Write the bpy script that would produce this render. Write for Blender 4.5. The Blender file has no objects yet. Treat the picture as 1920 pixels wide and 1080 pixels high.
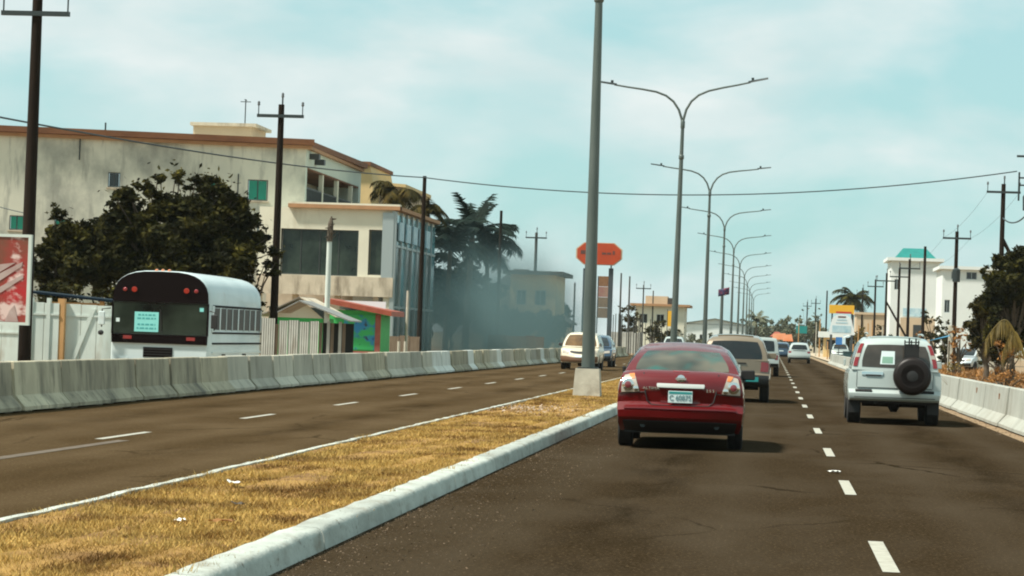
import bpy, bmesh, math, random
import numpy as np
from mathutils import Vector, Matrix

sc = bpy.context.scene
C = sc.collection
R = math.radians
# ------------------------------------------------------------------ camera
F_PX, VPX, VPY, ROLL, CAM_H = 4700.0, 1447.0, 643.0, 0.033, 1.55
_d = np.array([VPX-960, 540-VPY, -F_PX]); _d /= np.linalg.norm(_d)
_z = np.array([math.sin(ROLL), math.cos(ROLL), 0.0]); _z -= _d*_z.dot(_d); _z /= np.linalg.norm(_z)
_x = np.cross(_d, _z)
RM = np.array([_x, _d, _z])            # camera vector -> world vector (X right, Y along the road, Z up)
cam_d = bpy.data.cameras.new('camera'); cam = bpy.data.objects.new('camera', cam_d); C.objects.link(cam)
cam_d.sensor_width = 36; cam_d.lens = F_PX/1920*36; cam_d.clip_end = 6000; cam_d.clip_start = 0.5
mw = Matrix.Identity(4)
for i in range(3):
    for j in range(3): mw[i][j] = RM[i][j]
mw[2][3] = CAM_H
cam.matrix_world = mw
sc.camera = cam
def P(px, py, Y):                       # the point at distance Y down the road seen in that direction
    r = RM @ np.array([px-960, 540-py, -F_PX]); t = Y/r[1]
    return (r[0]*t, Y, CAM_H+r[2]*t)
# ------------------------------------------------------------------ world, sun, exposure
SUN_EL, SUN_DIR = R(56), (-0.89, -0.46)     # sun high on the left and behind the viewer
w = bpy.data.worlds.new('World'); sc.world = w; w.use_nodes = True
nt = w.node_tree; N = nt.nodes; L = nt.links; N.clear()
out = N.new('ShaderNodeOutputWorld'); bg = N.new('ShaderNodeBackground'); L.new(bg.outputs[0], out.inputs[0])
sky = N.new('ShaderNodeTexSky'); sky.sky_type = 'NISHITA'; sky.sun_disc = False
sky.sun_elevation = SUN_EL; sky.sun_rotation = math.atan2(SUN_DIR[0], SUN_DIR[1]); sky.air_density = 1.0; sky.dust_density = 1.2; sky.ozone_density = 1.0
tc = N.new('ShaderNodeTexCoord')
mp = N.new('ShaderNodeMapping'); mp.inputs['Scale'].default_value = (3.4, 3.4, 8.0); mp.inputs['Location'].default_value = (1.02, 2.33, 8.92)
mp.inputs['Rotation'].default_value = (0, R(8), 0)
L.new(tc.outputs['Generated'], mp.inputs[0])
no = N.new('ShaderNodeTexNoise'); no.inputs['Scale'].default_value = 2.1; no.inputs['Detail'].default_value = 7; no.inputs['Roughness'].default_value = .52; no.inputs['Distortion'].default_value = .25
L.new(mp.outputs[0], no.inputs['Vector'])
cr = N.new('ShaderNodeValToRGB'); cr.color_ramp.elements[0].position = .40; cr.color_ramp.elements[1].position = .62
cr.color_ramp.elements[0].color = (0.0, 0.0, 0.0, 1); cr.color_ramp.elements[1].color = (0.88, 0.88, 0.88, 1)
L.new(no.outputs['Fac'], cr.inputs[0])
no2 = N.new('ShaderNodeTexNoise'); no2.inputs['Scale'].default_value = 5.2; no2.inputs['Detail'].default_value = 6; L.new(mp.outputs[0], no2.inputs['Vector'])
cr2 = N.new('ShaderNodeValToRGB'); cr2.color_ramp.elements[0].position = .34; cr2.color_ramp.elements[1].position = .68
cr2.color_ramp.elements[0].color = (4.9, 5.9, 5.9, 1); cr2.color_ramp.elements[1].color = (6.3, 6.7, 6.6, 1)
L.new(no2.outputs['Fac'], cr2.inputs[0])
tint = N.new('ShaderNodeMix'); tint.data_type = 'RGBA'; tint.blend_type = 'MULTIPLY'; tint.inputs[0].default_value = 1
L.new(sky.outputs[0], tint.inputs[6]); tint.inputs[7].default_value = (.62, .98, .90, 1)
hzx = N.new('ShaderNodeMix'); hzx.data_type = 'RGBA'; hzx.inputs[0].default_value = .74; hzx.inputs[7].default_value = (3.75, 5.75, 5.85, 1); L.new(tint.outputs[2], hzx.inputs[6])   # moist air between the clouds
mx = N.new('ShaderNodeMix'); mx.data_type = 'RGBA'
L.new(cr.outputs[0], mx.inputs[0]); L.new(hzx.outputs[2], mx.inputs[6]); L.new(cr2.outputs[0], mx.inputs[7])
L.new(mx.outputs[2], bg.inputs[0]); bg.inputs[1].default_value = .1
sd = bpy.data.lights.new('sun', 'SUN'); sun = bpy.data.objects.new('sun', sd); C.objects.link(sun)
sd.energy = 5.0; sd.angle = R(5); sd.color = (1, .95, .85)
_h = math.cos(SUN_EL); _v = Vector((SUN_DIR[0]*_h, SUN_DIR[1]*_h, math.sin(SUN_EL)))
sun.rotation_euler = (-_v).to_track_quat('-Z', 'Y').to_euler()
vs = sc.view_settings; vs.view_transform = 'Standard'; vs.look = 'None'; vs.gamma = 1; vs.use_curve_mapping = False; vs.exposure = 0.45
sc.cycles.use_denoising = True; sc.cycles.max_bounces = 6; sc.cycles.transparent_max_bounces = 12; sc.cycles.volume_bounces = 1
sc.cycles.filter_width = 2.0; sc.cycles.volume_step_rate = 2.0; sc.cycles.volume_max_steps = 96

# ------------------------------------------------------------------ materials
M = {}
def pm(name, c1, c2=None, scale=4.0, rough=.7, bump=0.0, bscale=None, metal=0.0, coat=0.0, stretch=(1,1,1), lo=.35, hi=.65,
       c3=None, s3=None, lo3=.55, hi3=.75, st3=(1,1,1), island=0.0, orand=0.0, spec=.5, detail=6, trans=0.0, c4=None, s4=3.0, lo4=.5, hi4=.7, st4=(1,1,1)):
    """procedural surface: two colours mixed by noise, a third one (stains, wear, painted highlights and reflections) by a second noise"""
    m = bpy.data.materials.new(name); m.use_nodes = True; M[name] = m
    t = m.node_tree; n = t.nodes; l = t.links
    b = n['Principled BSDF']
    b.inputs['Roughness'].default_value = rough; b.inputs['Metallic'].default_value = metal
    b.inputs['Coat Weight'].default_value = coat; b.inputs['Coat Roughness'].default_value = .04
    b.inputs['Specular IOR Level'].default_value = spec
    col = None
    if c2 is None and c3 is None and island == 0 and orand == 0:
        b.inputs['Base Color'].default_value = (*c1, 1)
    tx = n.new('ShaderNodeTexCoord')
    def noise(sca, st, det=detail):
        mpn = n.new('ShaderNodeMapping'); mpn.inputs['Scale'].default_value = st
        l.new(tx.outputs['Object'], mpn.inputs[0])
        nn = n.new('ShaderNodeTexNoise'); nn.inputs['Scale'].default_value = sca; nn.inputs['Detail'].default_value = det; nn.inputs['Roughness'].default_value = .6
        if orand:
            oi = n.new('ShaderNodeObjectInfo'); ml = n.new('ShaderNodeMath'); ml.operation = 'MULTIPLY'; ml.inputs[1].default_value = 37.0
            l.new(oi.outputs['Random'], ml.inputs[0]); nn.noise_dimensions = '4D'; l.new(ml.outputs[0], nn.inputs['W'])
        l.new(mpn.outputs[0], nn.inputs['Vector']); return nn
    def ramp(src, a, z):
        r = n.new('ShaderNodeMapRange'); r.inputs['From Min'].default_value = a; r.inputs['From Max'].default_value = z
        l.new(src, r.inputs[0]); return r.outputs[0]
    def mix(f, a, bb, mode='MIX'):
        q = n.new('ShaderNodeMix'); q.data_type = 'RGBA'; q.blend_type = mode
        if isinstance(f, (int, float)): q.inputs[0].default_value = f
        else: l.new(f, q.inputs[0])
        for s, v in ((6, a), (7, bb)):
            if isinstance(v, tuple): q.inputs[s].default_value = (*v, 1)
            else: l.new(v, q.inputs[s])
        return q.outputs[2]
    col = c1
    if c2 is not None: col = mix(ramp(noise(scale, stretch).outputs['Fac'], lo, hi), c1, c2)
    if c3 is not None: col = mix(ramp(noise(s3 or scale*.4, st3).outputs['Fac'], lo3, hi3), col, c3)
    if c4 is not None: col = mix(ramp(noise(s4, st4, 8).outputs['Fac'], lo4, hi4), col, c4)
    if island:
        g = n.new('ShaderNodeNewGeometry'); rr = n.new('ShaderNodeMapRange'); rr.inputs['To Min'].default_value = 1-island; rr.inputs['To Max'].default_value = 1+island
        l.new(g.outputs['Random Per Island'], rr.inputs[0])
        hs = n.new('ShaderNodeHueSaturation'); l.new(rr.outputs[0], hs.inputs['Value'])
        if isinstance(col, tuple): hs.inputs['Color'].default_value = (*col, 1)
        else: l.new(col, hs.inputs['Color'])
        col = hs.outputs[0]
    if orand:
        oi = n.new('ShaderNodeObjectInfo'); rr = n.new('ShaderNodeMapRange'); rr.inputs['To Min'].default_value = 1-orand; rr.inputs['To Max'].default_value = 1+orand
        l.new(oi.outputs['Random'], rr.inputs[0])
        hs = n.new('ShaderNodeHueSaturation'); l.new(rr.outputs[0], hs.inputs['Value'])
        if isinstance(col, tuple): hs.inputs['Color'].default_value = (*col, 1)
        else: l.new(col, hs.inputs['Color'])
        col = hs.outputs[0]
    if not isinstance(col, tuple): l.new(col, b.inputs['Base Color'])
    else: b.inputs['Base Color'].default_value = (*col, 1)
    if bump:
        bp = n.new('ShaderNodeBump'); bp.inputs['Strength'].default_value = bump; bp.inputs['Distance'].default_value = .02
        l.new(noise(bscale or scale*4, (1,1,1)).outputs['Fac'], bp.inputs['Height']); l.new(bp.outputs[0], b.inputs['Normal'])
    if trans:
        tr = n.new('ShaderNodeBsdfTranslucent'); ms = n.new('ShaderNodeMixShader'); ms.inputs[0].default_value = trans
        if not isinstance(col, tuple): l.new(col, tr.inputs[0])
        else: tr.inputs[0].default_value = (*col, 1)
        l.new(b.outputs[0], ms.inputs[1]); l.new(tr.outputs[0], ms.inputs[2]); l.new(ms.outputs[0], n['Material Output'].inputs[0])
    return m

def asphalt(name, dark, light, grey, tracks, tar):
    """worn asphalt: speckle, wheel tracks along the lanes, patches, fine cracks, oil drips"""
    m = bpy.data.materials.new(name); m.use_nodes = True; M[name] = m; t = m.node_tree; n = t.nodes; l = t.links; b = n['Principled BSDF']
    b.inputs['Roughness'].default_value = .92; b.inputs['Specular IOR Level'].default_value = 0.0
    tx = n.new('ShaderNodeTexCoord')
    def nz(sc_, st=(1,1,1), det=6, ro=.6):
        mp_ = n.new('ShaderNodeMapping'); mp_.inputs['Scale'].default_value = st; l.new(tx.outputs['Object'], mp_.inputs[0])
        q = n.new('ShaderNodeTexNoise'); q.inputs['Scale'].default_value = sc_; q.inputs['Detail'].default_value = det; q.inputs['Roughness'].default_value = ro; l.new(mp_.outputs[0], q.inputs['Vector']); return q.outputs['Fac']
    def mr(src, a, z, o0=0, o1=1):
        r_ = n.new('ShaderNodeMapRange'); r_.inputs['From Min'].default_value = a; r_.inputs['From Max'].default_value = z; r_.inputs['To Min'].default_value = o0; r_.inputs['To Max'].default_value = o1; l.new(src, r_.inputs[0]); return r_.outputs[0]
    def mt(op, a, b_):
        q = n.new('ShaderNodeMath'); q.operation = op
        for k, v in ((0,a),(1,b_)):
            if isinstance(v,(int,float)): q.inputs[k].default_value = v
            else: l.new(v, q.inputs[k])
        return q.outputs[0]
    def mix(f, a, c):
        q = n.new('ShaderNodeMix'); q.data_type = 'RGBA'
        if isinstance(f,(int,float)): q.inputs[0].default_value = f
        else: l.new(f, q.inputs[0])
        for k, v in ((6,a),(7,c)):
            if isinstance(v, tuple): q.inputs[k].default_value = (*v,1)
            else: l.new(v, q.inputs[k])
        return q.outputs[2]
    col = mix(mr(nz(22,det=10,ro=.75), .30, .72), dark, light)
    col = mix(mr(nz(.5,(1,.35,1),5), .42, .70, 0, .75), col, grey)              # broad faded areas
    sep = n.new('ShaderNodeSeparateXYZ'); l.new(tx.outputs['Object'], sep.inputs[0])
    wob = mt('ADD', sep.outputs[0], mr(nz(.12,(1,.4,1),2), 0, 1, -.25, .25))
    tr = None
    for (x0, wd_) in tracks:                                                    # polished wheel tracks
        d = mt('ABSOLUTE', mt('SUBTRACT', wob, x0), 0.0); k = mr(d, wd_, 0.0, 0, 1); tr = k if tr is None else mt('MAXIMUM', tr, k)
    col = mix(mt('MULTIPLY', tr, mr(nz(1.1,(1,.12,1),5), .25, .7, .15, .55)), col, grey)
    oil = None
    for (x0, wd_) in tar:                                                       # oil drips down the middle of a lane
        d = mt('ABSOLUTE', mt('SUBTRACT', wob, x0), 0.0); k = mr(d, wd_, 0.0, 0, 1); oil = k if oil is None else mt('MAXIMUM', oil, k)
    col = mix(mt('MULTIPLY', oil, mr(nz(1.5,(1,.2,1),6), .40, .72, 0, .8)), col, tuple(q*.55 for q in dark))
    vo = n.new('ShaderNodeTexVoronoi'); vo.feature = 'DISTANCE_TO_EDGE'; vo.inputs['Scale'].default_value = .42
    mp2 = n.new('ShaderNodeMapping'); mp2.inputs['Scale'].default_value = (1,.45,1)
    dn = n.new('ShaderNodeTexNoise'); dn.inputs['Scale'].default_value = 1.6; dn.inputs['Detail'].default_value = 4; l.new(tx.outputs['Object'], dn.inputs['Vector'])
    ad = n.new('ShaderNodeMix'); ad.data_type = 'RGBA'; ad.inputs[0].default_value = .22; l.new(tx.outputs['Object'], ad.inputs[6]); l.new(dn.outputs['Color'], ad.inputs[7]); l.new(ad.outputs[2], mp2.inputs[0]); l.new(mp2.outputs[0], vo.inputs['Vector'])
    ck = mt('MULTIPLY', mr(vo.outputs['Distance'], .012, .003, 0, 1), mr(nz(.35,(1,.5,1),3), .52, .62, 0, .7)); col = mix(ck, col, tuple(q*.5 for q in dark))
    col = mix(mr(nz(34,det=3), .60, .68, 0, .55), col, tuple(min(.2,q*3.0) for q in light))      # pale stones showing in the surface
    l.new(col, b.inputs['Base Color'])
    bp = n.new('ShaderNodeBump'); bp.inputs['Strength'].default_value = .6; bp.inputs['Distance'].default_value = .02; l.new(nz(80,det=4), bp.inputs['Height']); l.new(bp.outputs[0], b.inputs['Normal'])
asphalt('asphalt', (.0110,.0076,.0040), (.061,.042,.0235), (.062,.047,.0310), [(-2.15,.5),(-.35,.5),(1.85,.5),(3.5,.5)], [(-1.25,.55),(2.7,.55)])
asphalt('asphalt_old', (.032,.0205,.0095), (.088,.057,.029), (.100,.069,.039), [(-6.3,.5),(-7.9,.5),(-9.6,.5),(-11.2,.5)], [(-7.1,.5),(-10.4,.5)])
pm('paint_white', (.40,.38,.31), (.22,.195,.145), scale=9, rough=.7, lo=.45, hi=.8)
pm('paint_worn', (.13,.095,.062), (.07,.047,.026), scale=7, rough=.8)
pm('kerb', (.47,.495,.44), (.35,.365,.32), scale=2.2, rough=.9, bump=.8, bscale=14, c3=(.20,.17,.12), s3=4.2, st3=(1,.6,1.3), lo3=.52, hi3=.78, orand=.16, c4=(.13,.11,.08), s4=16, lo4=.60, hi4=.70)
pm('concrete', (.52,.46,.32), (.32,.28,.195), scale=1.3, rough=.9, bump=.35, bscale=20, stretch=(1,1,.5), c3=(.085,.075,.058), s3=2.0, st3=(1,1.2,.30), lo3=.50, hi3=.76, orand=.28, c4=(.11,.095,.07), s4=7, st4=(1,1,.10), lo4=.56, hi4=.72)
pm('concrete_mid', (.54,.505,.40), (.38,.355,.28), scale=1.3, rough=.9, bump=.35, bscale=20, stretch=(1,1,.5), c3=(.16,.145,.11), s3=2.2, st3=(1,1.2,.30), lo3=.54, hi3=.80, orand=.22)
pm('concrete_bright', (.74,.75,.68), (.62,.62,.55), scale=1.5, rough=.9, bump=.3, c3=(.34,.32,.26), s3=2.2, st3=(1,1.2,.3), lo3=.56, hi3=.82, orand=.1)
pm('concrete_white', (.37,.375,.325), (.31,.31,.265), scale=2.0, rough=.85, bump=.25, bscale=16, c3=(.22,.20,.15), s3=1.6, st3=(1,1,.4), lo3=.54, hi3=.80, orand=.05)
pm('concrete_pale', (.50,.47,.38), (.38,.35,.28), scale=3, rough=.9, bump=.3, c3=(.22,.19,.14), s3=2.2, lo3=.55, hi3=.8)
pm('dirt', (.20,.13,.065), (.30,.20,.11), scale=1.2, rough=.95, bump=.5, bscale=12, c3=(.12,.075,.04), s3=.35)
pm('soil', (.25,.13,.026), (.36,.20,.044), scale=3.0, rough=.95, bump=.8, bscale=24, c3=(.12,.052,.016), s3=.7, lo3=.50, hi3=.66)
pm('ground', (.22,.17,.10), (.30,.24,.15), scale=.3, rough=.95, bump=.3, c3=(.13,.12,.05), s3=.05)
pm('sidewalk', (.46,.37,.26), (.38,.29,.19), scale=1.5, rough=.9, bump=.3)
pm('grass_dry', (.35,.225,.062), (.49,.325,.098), scale=1.1, rough=.8, island=.4, spec=.2, c3=(.14,.072,.020), s3=.9, lo3=.47, hi3=.64, trans=.2)
pm('grit', (.065,.042,.024), (.19,.13,.08), scale=40, rough=.9, island=.5)
pm('rubble', (.55,.45,.36), (.35,.24,.17), scale=20, rough=.9, island=.5)
pm('bill_pale', (.42,.33,.30), (.34,.22,.20), scale=2, rough=.6)
pm('weed_brown', (.10,.048,.014), (.17,.085,.024), scale=3, rough=.9, island=.4, spec=.1, trans=.15)
pm('litter', (.75,.74,.68), rough=.6)
pm('galv', (.085,.105,.095), (.12,.14,.125), scale=3, rough=.45, metal=.35, stretch=(1,1,.2))
pm('galv_dark', (.03,.04,.04), rough=.5, metal=.3)
pm('wood_pole', (.008,.004,.0015), (.016,.008,.003), spec=.2, scale=6, stretch=(4,4,.25), rough=.85, bump=.4, bscale=30)
pm('wood_pole_grey', (.045,.045,.04), (.08,.075,.065), spec=.2, scale=5, stretch=(4,4,.25), rough=.9, bump=.3)
pm('wire', (.03,.045,.05), rough=.6)
pm('ceramic', (.10,.10,.10), rough=.3)
pm('rust', (.16,.07,.03), (.25,.13,.06), scale=9, rough=.8)
pm('stucco', (.66,.64,.52), (.55,.545,.45), scale=.35, rough=.9, bump=.2, bscale=8, c3=(.20,.21,.185), s3=.55, st3=(.6,.6,.45), lo3=.49, hi3=.72, detail=9, c4=(.30,.30,.255), s4=2.4, st4=(1,1,.16), lo4=.53, hi4=.74)
pm('stucco_clean', (.66,.63,.50), (.60,.57,.45), scale=.6, rough=.9, bump=.15, bscale=8, c3=(.42,.37,.27), s3=.9, st3=(1,1,.3), lo3=.58, hi3=.8)
pm('stucco_dirty', (.58,.50,.38), (.46,.39,.29), scale=1.2, rough=.9, c3=(.20,.16,.11), s3=1.6, st3=(1,1,.25), lo3=.52, hi3=.72)
pm('stucco_shaded', (.50,.55,.47), (.46,.51,.44), scale=.6, rough=.9)  # shade painted in: darker, greener stucco for the less lit flank
pm('yellow_wall', (.66,.47,.22), (.58,.42,.20), scale=.6, rough=.9)
pm('tan_wall', (.55,.42,.28), (.48,.36,.24), scale=.6, rough=.9)
pm('white_wall', (.68,.71,.68), (.62,.65,.62), scale=.4, rough=.85)
pm('roof_edge', (.13,.048,.018), (.20,.080,.030), scale=1.5, rough=.8, stretch=(.4,.4,1))
pm('roof_edge_light', (.40,.21,.10), (.32,.17,.08), scale=1.5, rough=.8)
pm('teal_roof', (.003,.15,.13), (.004,.19,.165), scale=2, rough=.5)
pm('dark_roof', (.03,.03,.026), (.05,.042,.034), scale=2, rough=.8)
pm('tin_roof', (.27,.27,.25), (.19,.17,.145), scale=2, rough=.5, metal=.2, c3=(.22,.12,.06), s3=1.5, lo3=.6, hi3=.8)
pm('red_roof', (.26,.045,.022), (.32,.075,.035), scale=3, rough=.6)
pm('green_wall', (.04,.40,.09), (.03,.33,.08), scale=2, rough=.7)
pm('mural', (.03,.38,.10), (.02,.20,.42), scale=1.6, rough=.6, lo=.48, hi=.58, c3=(.02,.05,.06), s3=3.2, lo3=.60, hi3=.66)
pm('redbrown_wall', (.26,.07,.05), (.32,.10,.07), scale=2, rough=.8)
pm('white_fence', (.56,.62,.57), (.50,.55,.50), scale=1.5, rough=.6, c3=(.34,.31,.24), s3=1.8, st3=(1,1,.3), lo3=.58, hi3=.85)
pm('tin_fence', (.46,.46,.41), (.36,.35,.31), scale=1.5, rough=.6, c3=(.20,.15,.10), s3=2, st3=(1.5,1,.3), lo3=.55, hi3=.8)
pm('old_board', (.13,.09,.06), (.20,.15,.10), scale=4, stretch=(4,4,.4), rough=.9)
pm('timber', (.50,.28,.11), (.40,.21,.08), scale=3, stretch=(3,3,.4), rough=.8)
pm('blue_sheet', (.003,.010,.018), spec=.1, rough=.6)
pm('glass_teal', (.003,.007,.006), (.035,.050,.036), scale=.7, rough=.10, spec=.35)  # two-tone noise paints reflections into the dark panes
pm('glass_green', (.004,.26,.17), (.004,.20,.13), scale=1, rough=.22)
pm('glass_blue', (.10,.33,.38), (.03,.13,.15), scale=.7, rough=.1, stretch=(.3,.3,1))
pm('glass_car', (.012,.014,.014), rough=.05, spec=.6)
pm('glass_suv', (.040,.034,.028), (.065,.055,.045), scale=2, rough=.07)
pm('sticker_green', (.20,.36,.27), rough=.6)
pm('lens_mauve', (.22,.045,.05), rough=.15, coat=.6)
pm('strip_bright', (.80,.78,.72), rough=.25, metal=.35)
pm('glass_amber', (.16,.09,.035), (.08,.045,.02), scale=2, rough=.08)
pm('frame_dark', (.03,.035,.035), rough=.5)
pm('frame_metal', (.35,.40,.40), rough=.4, metal=.4)
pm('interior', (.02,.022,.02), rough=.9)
pm('paint_red', (.115,.001,.0022), (.095,.001,.002), scale=1, rough=.5, coat=1.0, spec=.1)
pm('glass_sedan', (.030,.036,.030), (.12,.11,.080), scale=1.3, detail=2, rough=.06, lo=.40, hi=.65, c3=(.025,.10,.085), s3=1.7, lo3=.50, hi3=.68)  # tan and teal blotches painted in for reflections and the seats behind
pm('paint_white_car', (.38,.43,.405), rough=.35, coat=.8)
pm('paint_cream', (.70,.62,.46), rough=.4, coat=.6, c2=(.62,.54,.40), scale=2)
pm('paint_gold', (.21,.16,.105), rough=.35, coat=.8, metal=.2)
pm('paint_blue', (.03,.06,.10), rough=.3, coat=.8)
pm('paint_silver', (.50,.55,.56), rough=.35, coat=.8, metal=.3)
pm('brown_trim', (.16,.08,.04), rough=.6)
pm('rubber', (.012,.010,.009), (.022,.019,.016), scale=12, rough=.9)
pm('cover_black', (.012,.007,.0055), spec=.3, rough=.45)
pm('black_plastic', (.012,.011,.010), rough=.6)
pm('chrome', (.75,.75,.72), rough=.12, metal=1)
pm('silver_paint', (.55,.55,.55), rough=.35, metal=.6)
pm('lens_red', (.22,.005,.007), rough=.12, coat=1)
pm('lens_clear', (.40,.35,.29), rough=.15, coat=1)
pm('lens_amber', (.65,.20,.05), rough=.15, coat=1)
pm('lamp_orange', (.30,.022,.009), rough=.25, coat=.5)
pm('plate_white', (.62,.72,.70), rough=.5)
pm('plate_teal', (.02,.25,.24), rough=.5)
pm('plate_text', (.10,.22,.24), rough=.6)
pm('bus_black', (.005,.002,.002), rough=.6, spec=.08)
pm('glass_dull', (.010,.009,.008), (.03,.022,.018), scale=3, rough=.35, spec=.12)
pm('bus_white', (.58,.66,.65), (.52,.60,.59), scale=1.2, rough=.45, coat=.3, c3=(.42,.40,.34), s3=1.5, lo3=.62, hi3=.85)
pm('paper_cyan', (.22,.62,.58), rough=.7)
pm('paper_line', (.06,.33,.33), rough=.7)
pm('sign_orange', (.46,.055,.008), (.40,.045,.008), scale=1, rough=.5)
pm('sign_dark', (.10,.04,.03), rough=.6)
pm('sign_post', (.045,.055,.06), rough=.6)
pm('sign_pink', (.30,.18,.13), (.26,.10,.10), scale=1.2, rough=.6)
pm('sign_yellow', (.72,.38,.02), rough=.5)
pm('sign_red', (.48,.05,.02), rough=.5)
pm('sign_white', (.66,.70,.70), rough=.5)
pm('sign_blue', (.25,.42,.50), (.45,.58,.62), scale=1.5, rough=.5)
pm('sign_blue_dark', (.03,.16,.42), rough=.5)
pm('sign_teal', (.01,.22,.20), rough=.5)
pm('orange_cloth', (.72,.20,.06), (.75,.33,.18), scale=.8, rough=.7)
pm('flag_cloth', (.03,.025,.07), (.20,.02,.04), scale=1.5, rough=.7, lo=.5, hi=.6)
pm('bin_teal', (.01,.05,.06), rough=.5)
pm('tarp_blue', (.05,.22,.36), rough=.6)
pm('bill_red', (.42,.006,.014), (.16,.05,.025), scale=.8, rough=.45, c3=(.62,.46,.42), s3=1.1, st3=(1,1,1.4), lo3=.53, hi3=.60)
pm('bark', (.06,.045,.03), (.10,.075,.05), scale=5, rough=.9, bump=.5)
pm('leaf_dark', (.011,.0115,.0022), (.025,.024,.004), scale=.9, rough=.8, spec=.15, island=.6, c3=(.085,.072,.011), s3=1.2, lo3=.50, hi3=.68, trans=.18)  # yellow third colour paints highlights into the foliage
pm('leaf_olive', (.026,.022,.005), (.050,.040,.009), scale=.6, spec=.15, rough=.8, island=.5, trans=.2, c3=(.14,.09,.02), s3=.5, lo3=.55, hi3=.75)
pm('leaf_teal', (.006,.014,.010), (.013,.024,.016), scale=.6, spec=.15, rough=.8, island=.5, trans=.15)
pm('leaf_dry', (.30,.13,.025), (.18,.085,.020), scale=.8, rough=.7, island=.45, trans=.2)
pm('leaf_yellow', (.20,.13,.02), (.11,.08,.015), scale=.8, rough=.7, island=.45, trans=.2)
pm('leaf_grey', (.085,.090,.050), (.13,.13,.07), scale=.6, rough=.7, island=.35, trans=.15)

# ------------------------------------------------------------------ helpers
def link(o, parent=None):
    C.objects.link(o)
    if parent is not None: o.parent = parent
    return o
def tag(o, label=None, cat=None, group=None, kind=None):
    if label: o['label'] = label
    if cat: o['category'] = cat
    if group: o['group'] = group
    if kind: o['kind'] = kind
    return o
def empty(name, loc=(0,0,0), rz=0.0, label=None, cat=None, group=None, kind=None, parent=None):
    o = bpy.data.objects.new(name, None); o.empty_display_size = .2; link(o, parent)
    o.location = loc; o.rotation_euler = (0, 0, rz)
    return tag(o, label, cat, group, kind)
class MB:
    def __init__(s): s.v = []; s.f = []
    def add(s, vs, fs):
        k = len(s.v); s.v += [tuple(map(float, p)) for p in vs]; s.f += [tuple(i+k for i in f) for f in fs]; return s
    def box(s, x0, x1, y0, y1, z0, z1):
        return s.add([(x0,y0,z0),(x1,y0,z0),(x1,y1,z0),(x0,y1,z0),(x0,y0,z1),(x1,y0,z1),(x1,y1,z1),(x0,y1,z1)],
                     [(3,2,1,0),(4,5,6,7),(0,1,5,4),(1,2,6,5),(2,3,7,6),(3,0,4,7)])
    def hexa(s, lo, hi):     # two quads, bottom and top (counter-clockwise from above)
        return s.add(list(lo)+list(hi), [(3,2,1,0),(4,5,6,7),(0,1,5,4),(1,2,6,5),(2,3,7,6),(3,0,4,7)])
    def prism(s, poly, axis, a, b):   # polygon in the two other axes, extruded along axis
        n = len(poly); vs = []
        for t in (a, b):
            for (p, q) in poly:
                vs.append({'x': (t,p,q), 'y': (p,t,q), 'z': (p,q,t)}[axis])
        return s.add(vs, [tuple(range(n-1,-1,-1)), tuple(range(n,2*n))] + [(i,(i+1)%n,n+(i+1)%n,n+i) for i in range(n)])
    def tube(s, pts, rad, n=8, caps=True):
        pts = [Vector(p) for p in pts]; k = len(s.v)
        if not hasattr(rad, '__len__'): rad = [rad]*len(pts)
        up = Vector((0.123, .31, 1)).normalized(); prev = None
        for i, p in enumerate(pts):
            d = (pts[min(i+1,len(pts)-1)]-pts[max(i-1,0)]).normalized()
            if prev is None:
                a = d.cross(up)
                if a.length < .05: a = d.cross(Vector((1,0,0)))
            else: a = prev - d*prev.dot(d)
            a.normalize(); b = d.cross(a); prev = a
            for j in range(n):
                t = 2*math.pi*j/n; q = p+(a*math.cos(t)+b*math.sin(t))*rad[i]; s.v.append(tuple(q))
        for i in range(len(pts)-1):
            for j in range(n):
                s.f.append((k+i*n+j, k+i*n+(j+1)%n, k+(i+1)*n+(j+1)%n, k+(i+1)*n+j))
        if caps:
            s.f.append(tuple(k+j for j in range(n-1,-1,-1))); s.f.append(tuple(k+(len(pts)-1)*n+j for j in range(n)))
        return s
    def lathe(s, prof, n=24, axis='z', c=(0,0,0)):   # profile (radius, height)
        k = len(s.v); m = len(prof)
        for (r, h) in prof:
            for j in range(n):
                t = 2*math.pi*j/n; a, b = r*math.cos(t), r*math.sin(t)
                p = {'z': (a,b,h), 'x': (h,a,b), 'y': (b,h,a)}[axis]; s.v.append((p[0]+c[0], p[1]+c[1], p[2]+c[2]))
        for i in range(m-1):
            for j in range(n): s.f.append((k+i*n+j, k+i*n+(j+1)%n, k+(i+1)*n+(j+1)%n, k+(i+1)*n+j))
        s.f.append(tuple(k+j for j in range(n-1,-1,-1))); s.f.append(tuple(k+(m-1)*n+j for j in range(n)))
        return s
    def mesh(s, name):
        me = bpy.data.meshes.new(name); me.from_pydata(s.v, [], s.f); me.update(); return me
    def build(s, name, mat, parent=None, smooth=None, bevel=0, loc=None, fix=True):
        me = s.mesh(name)
        if fix:
            bm = bmesh.new(); bm.from_mesh(me); bmesh.ops.recalc_face_normals(bm, faces=bm.faces); bm.to_mesh(me); bm.free()
        o = bpy.data.objects.new(name, me); link(o, parent); me.materials.append(M[mat] if isinstance(mat, str) else mat)
        if loc: o.location = loc
        if smooth is not None: shade(me, smooth)
        if bevel:
            md = o.modifiers.new('bevel', 'BEVEL'); md.width = bevel; md.segments = 2; md.limit_method = 'ANGLE'; md.angle_limit = R(35)
        return o
def shade(me, ang):
    me.polygons.foreach_set('use_smooth', [True]*len(me.polygons))
    try: me.set_sharp_from_angle(angle=R(ang))
    except Exception: pass
def box(name, mat, parent, x0, x1, y0, y1, z0, z1, bevel=0): return MB().box(x0,x1,y0,y1,z0,z1).build(name, mat, parent, bevel=bevel)
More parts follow.
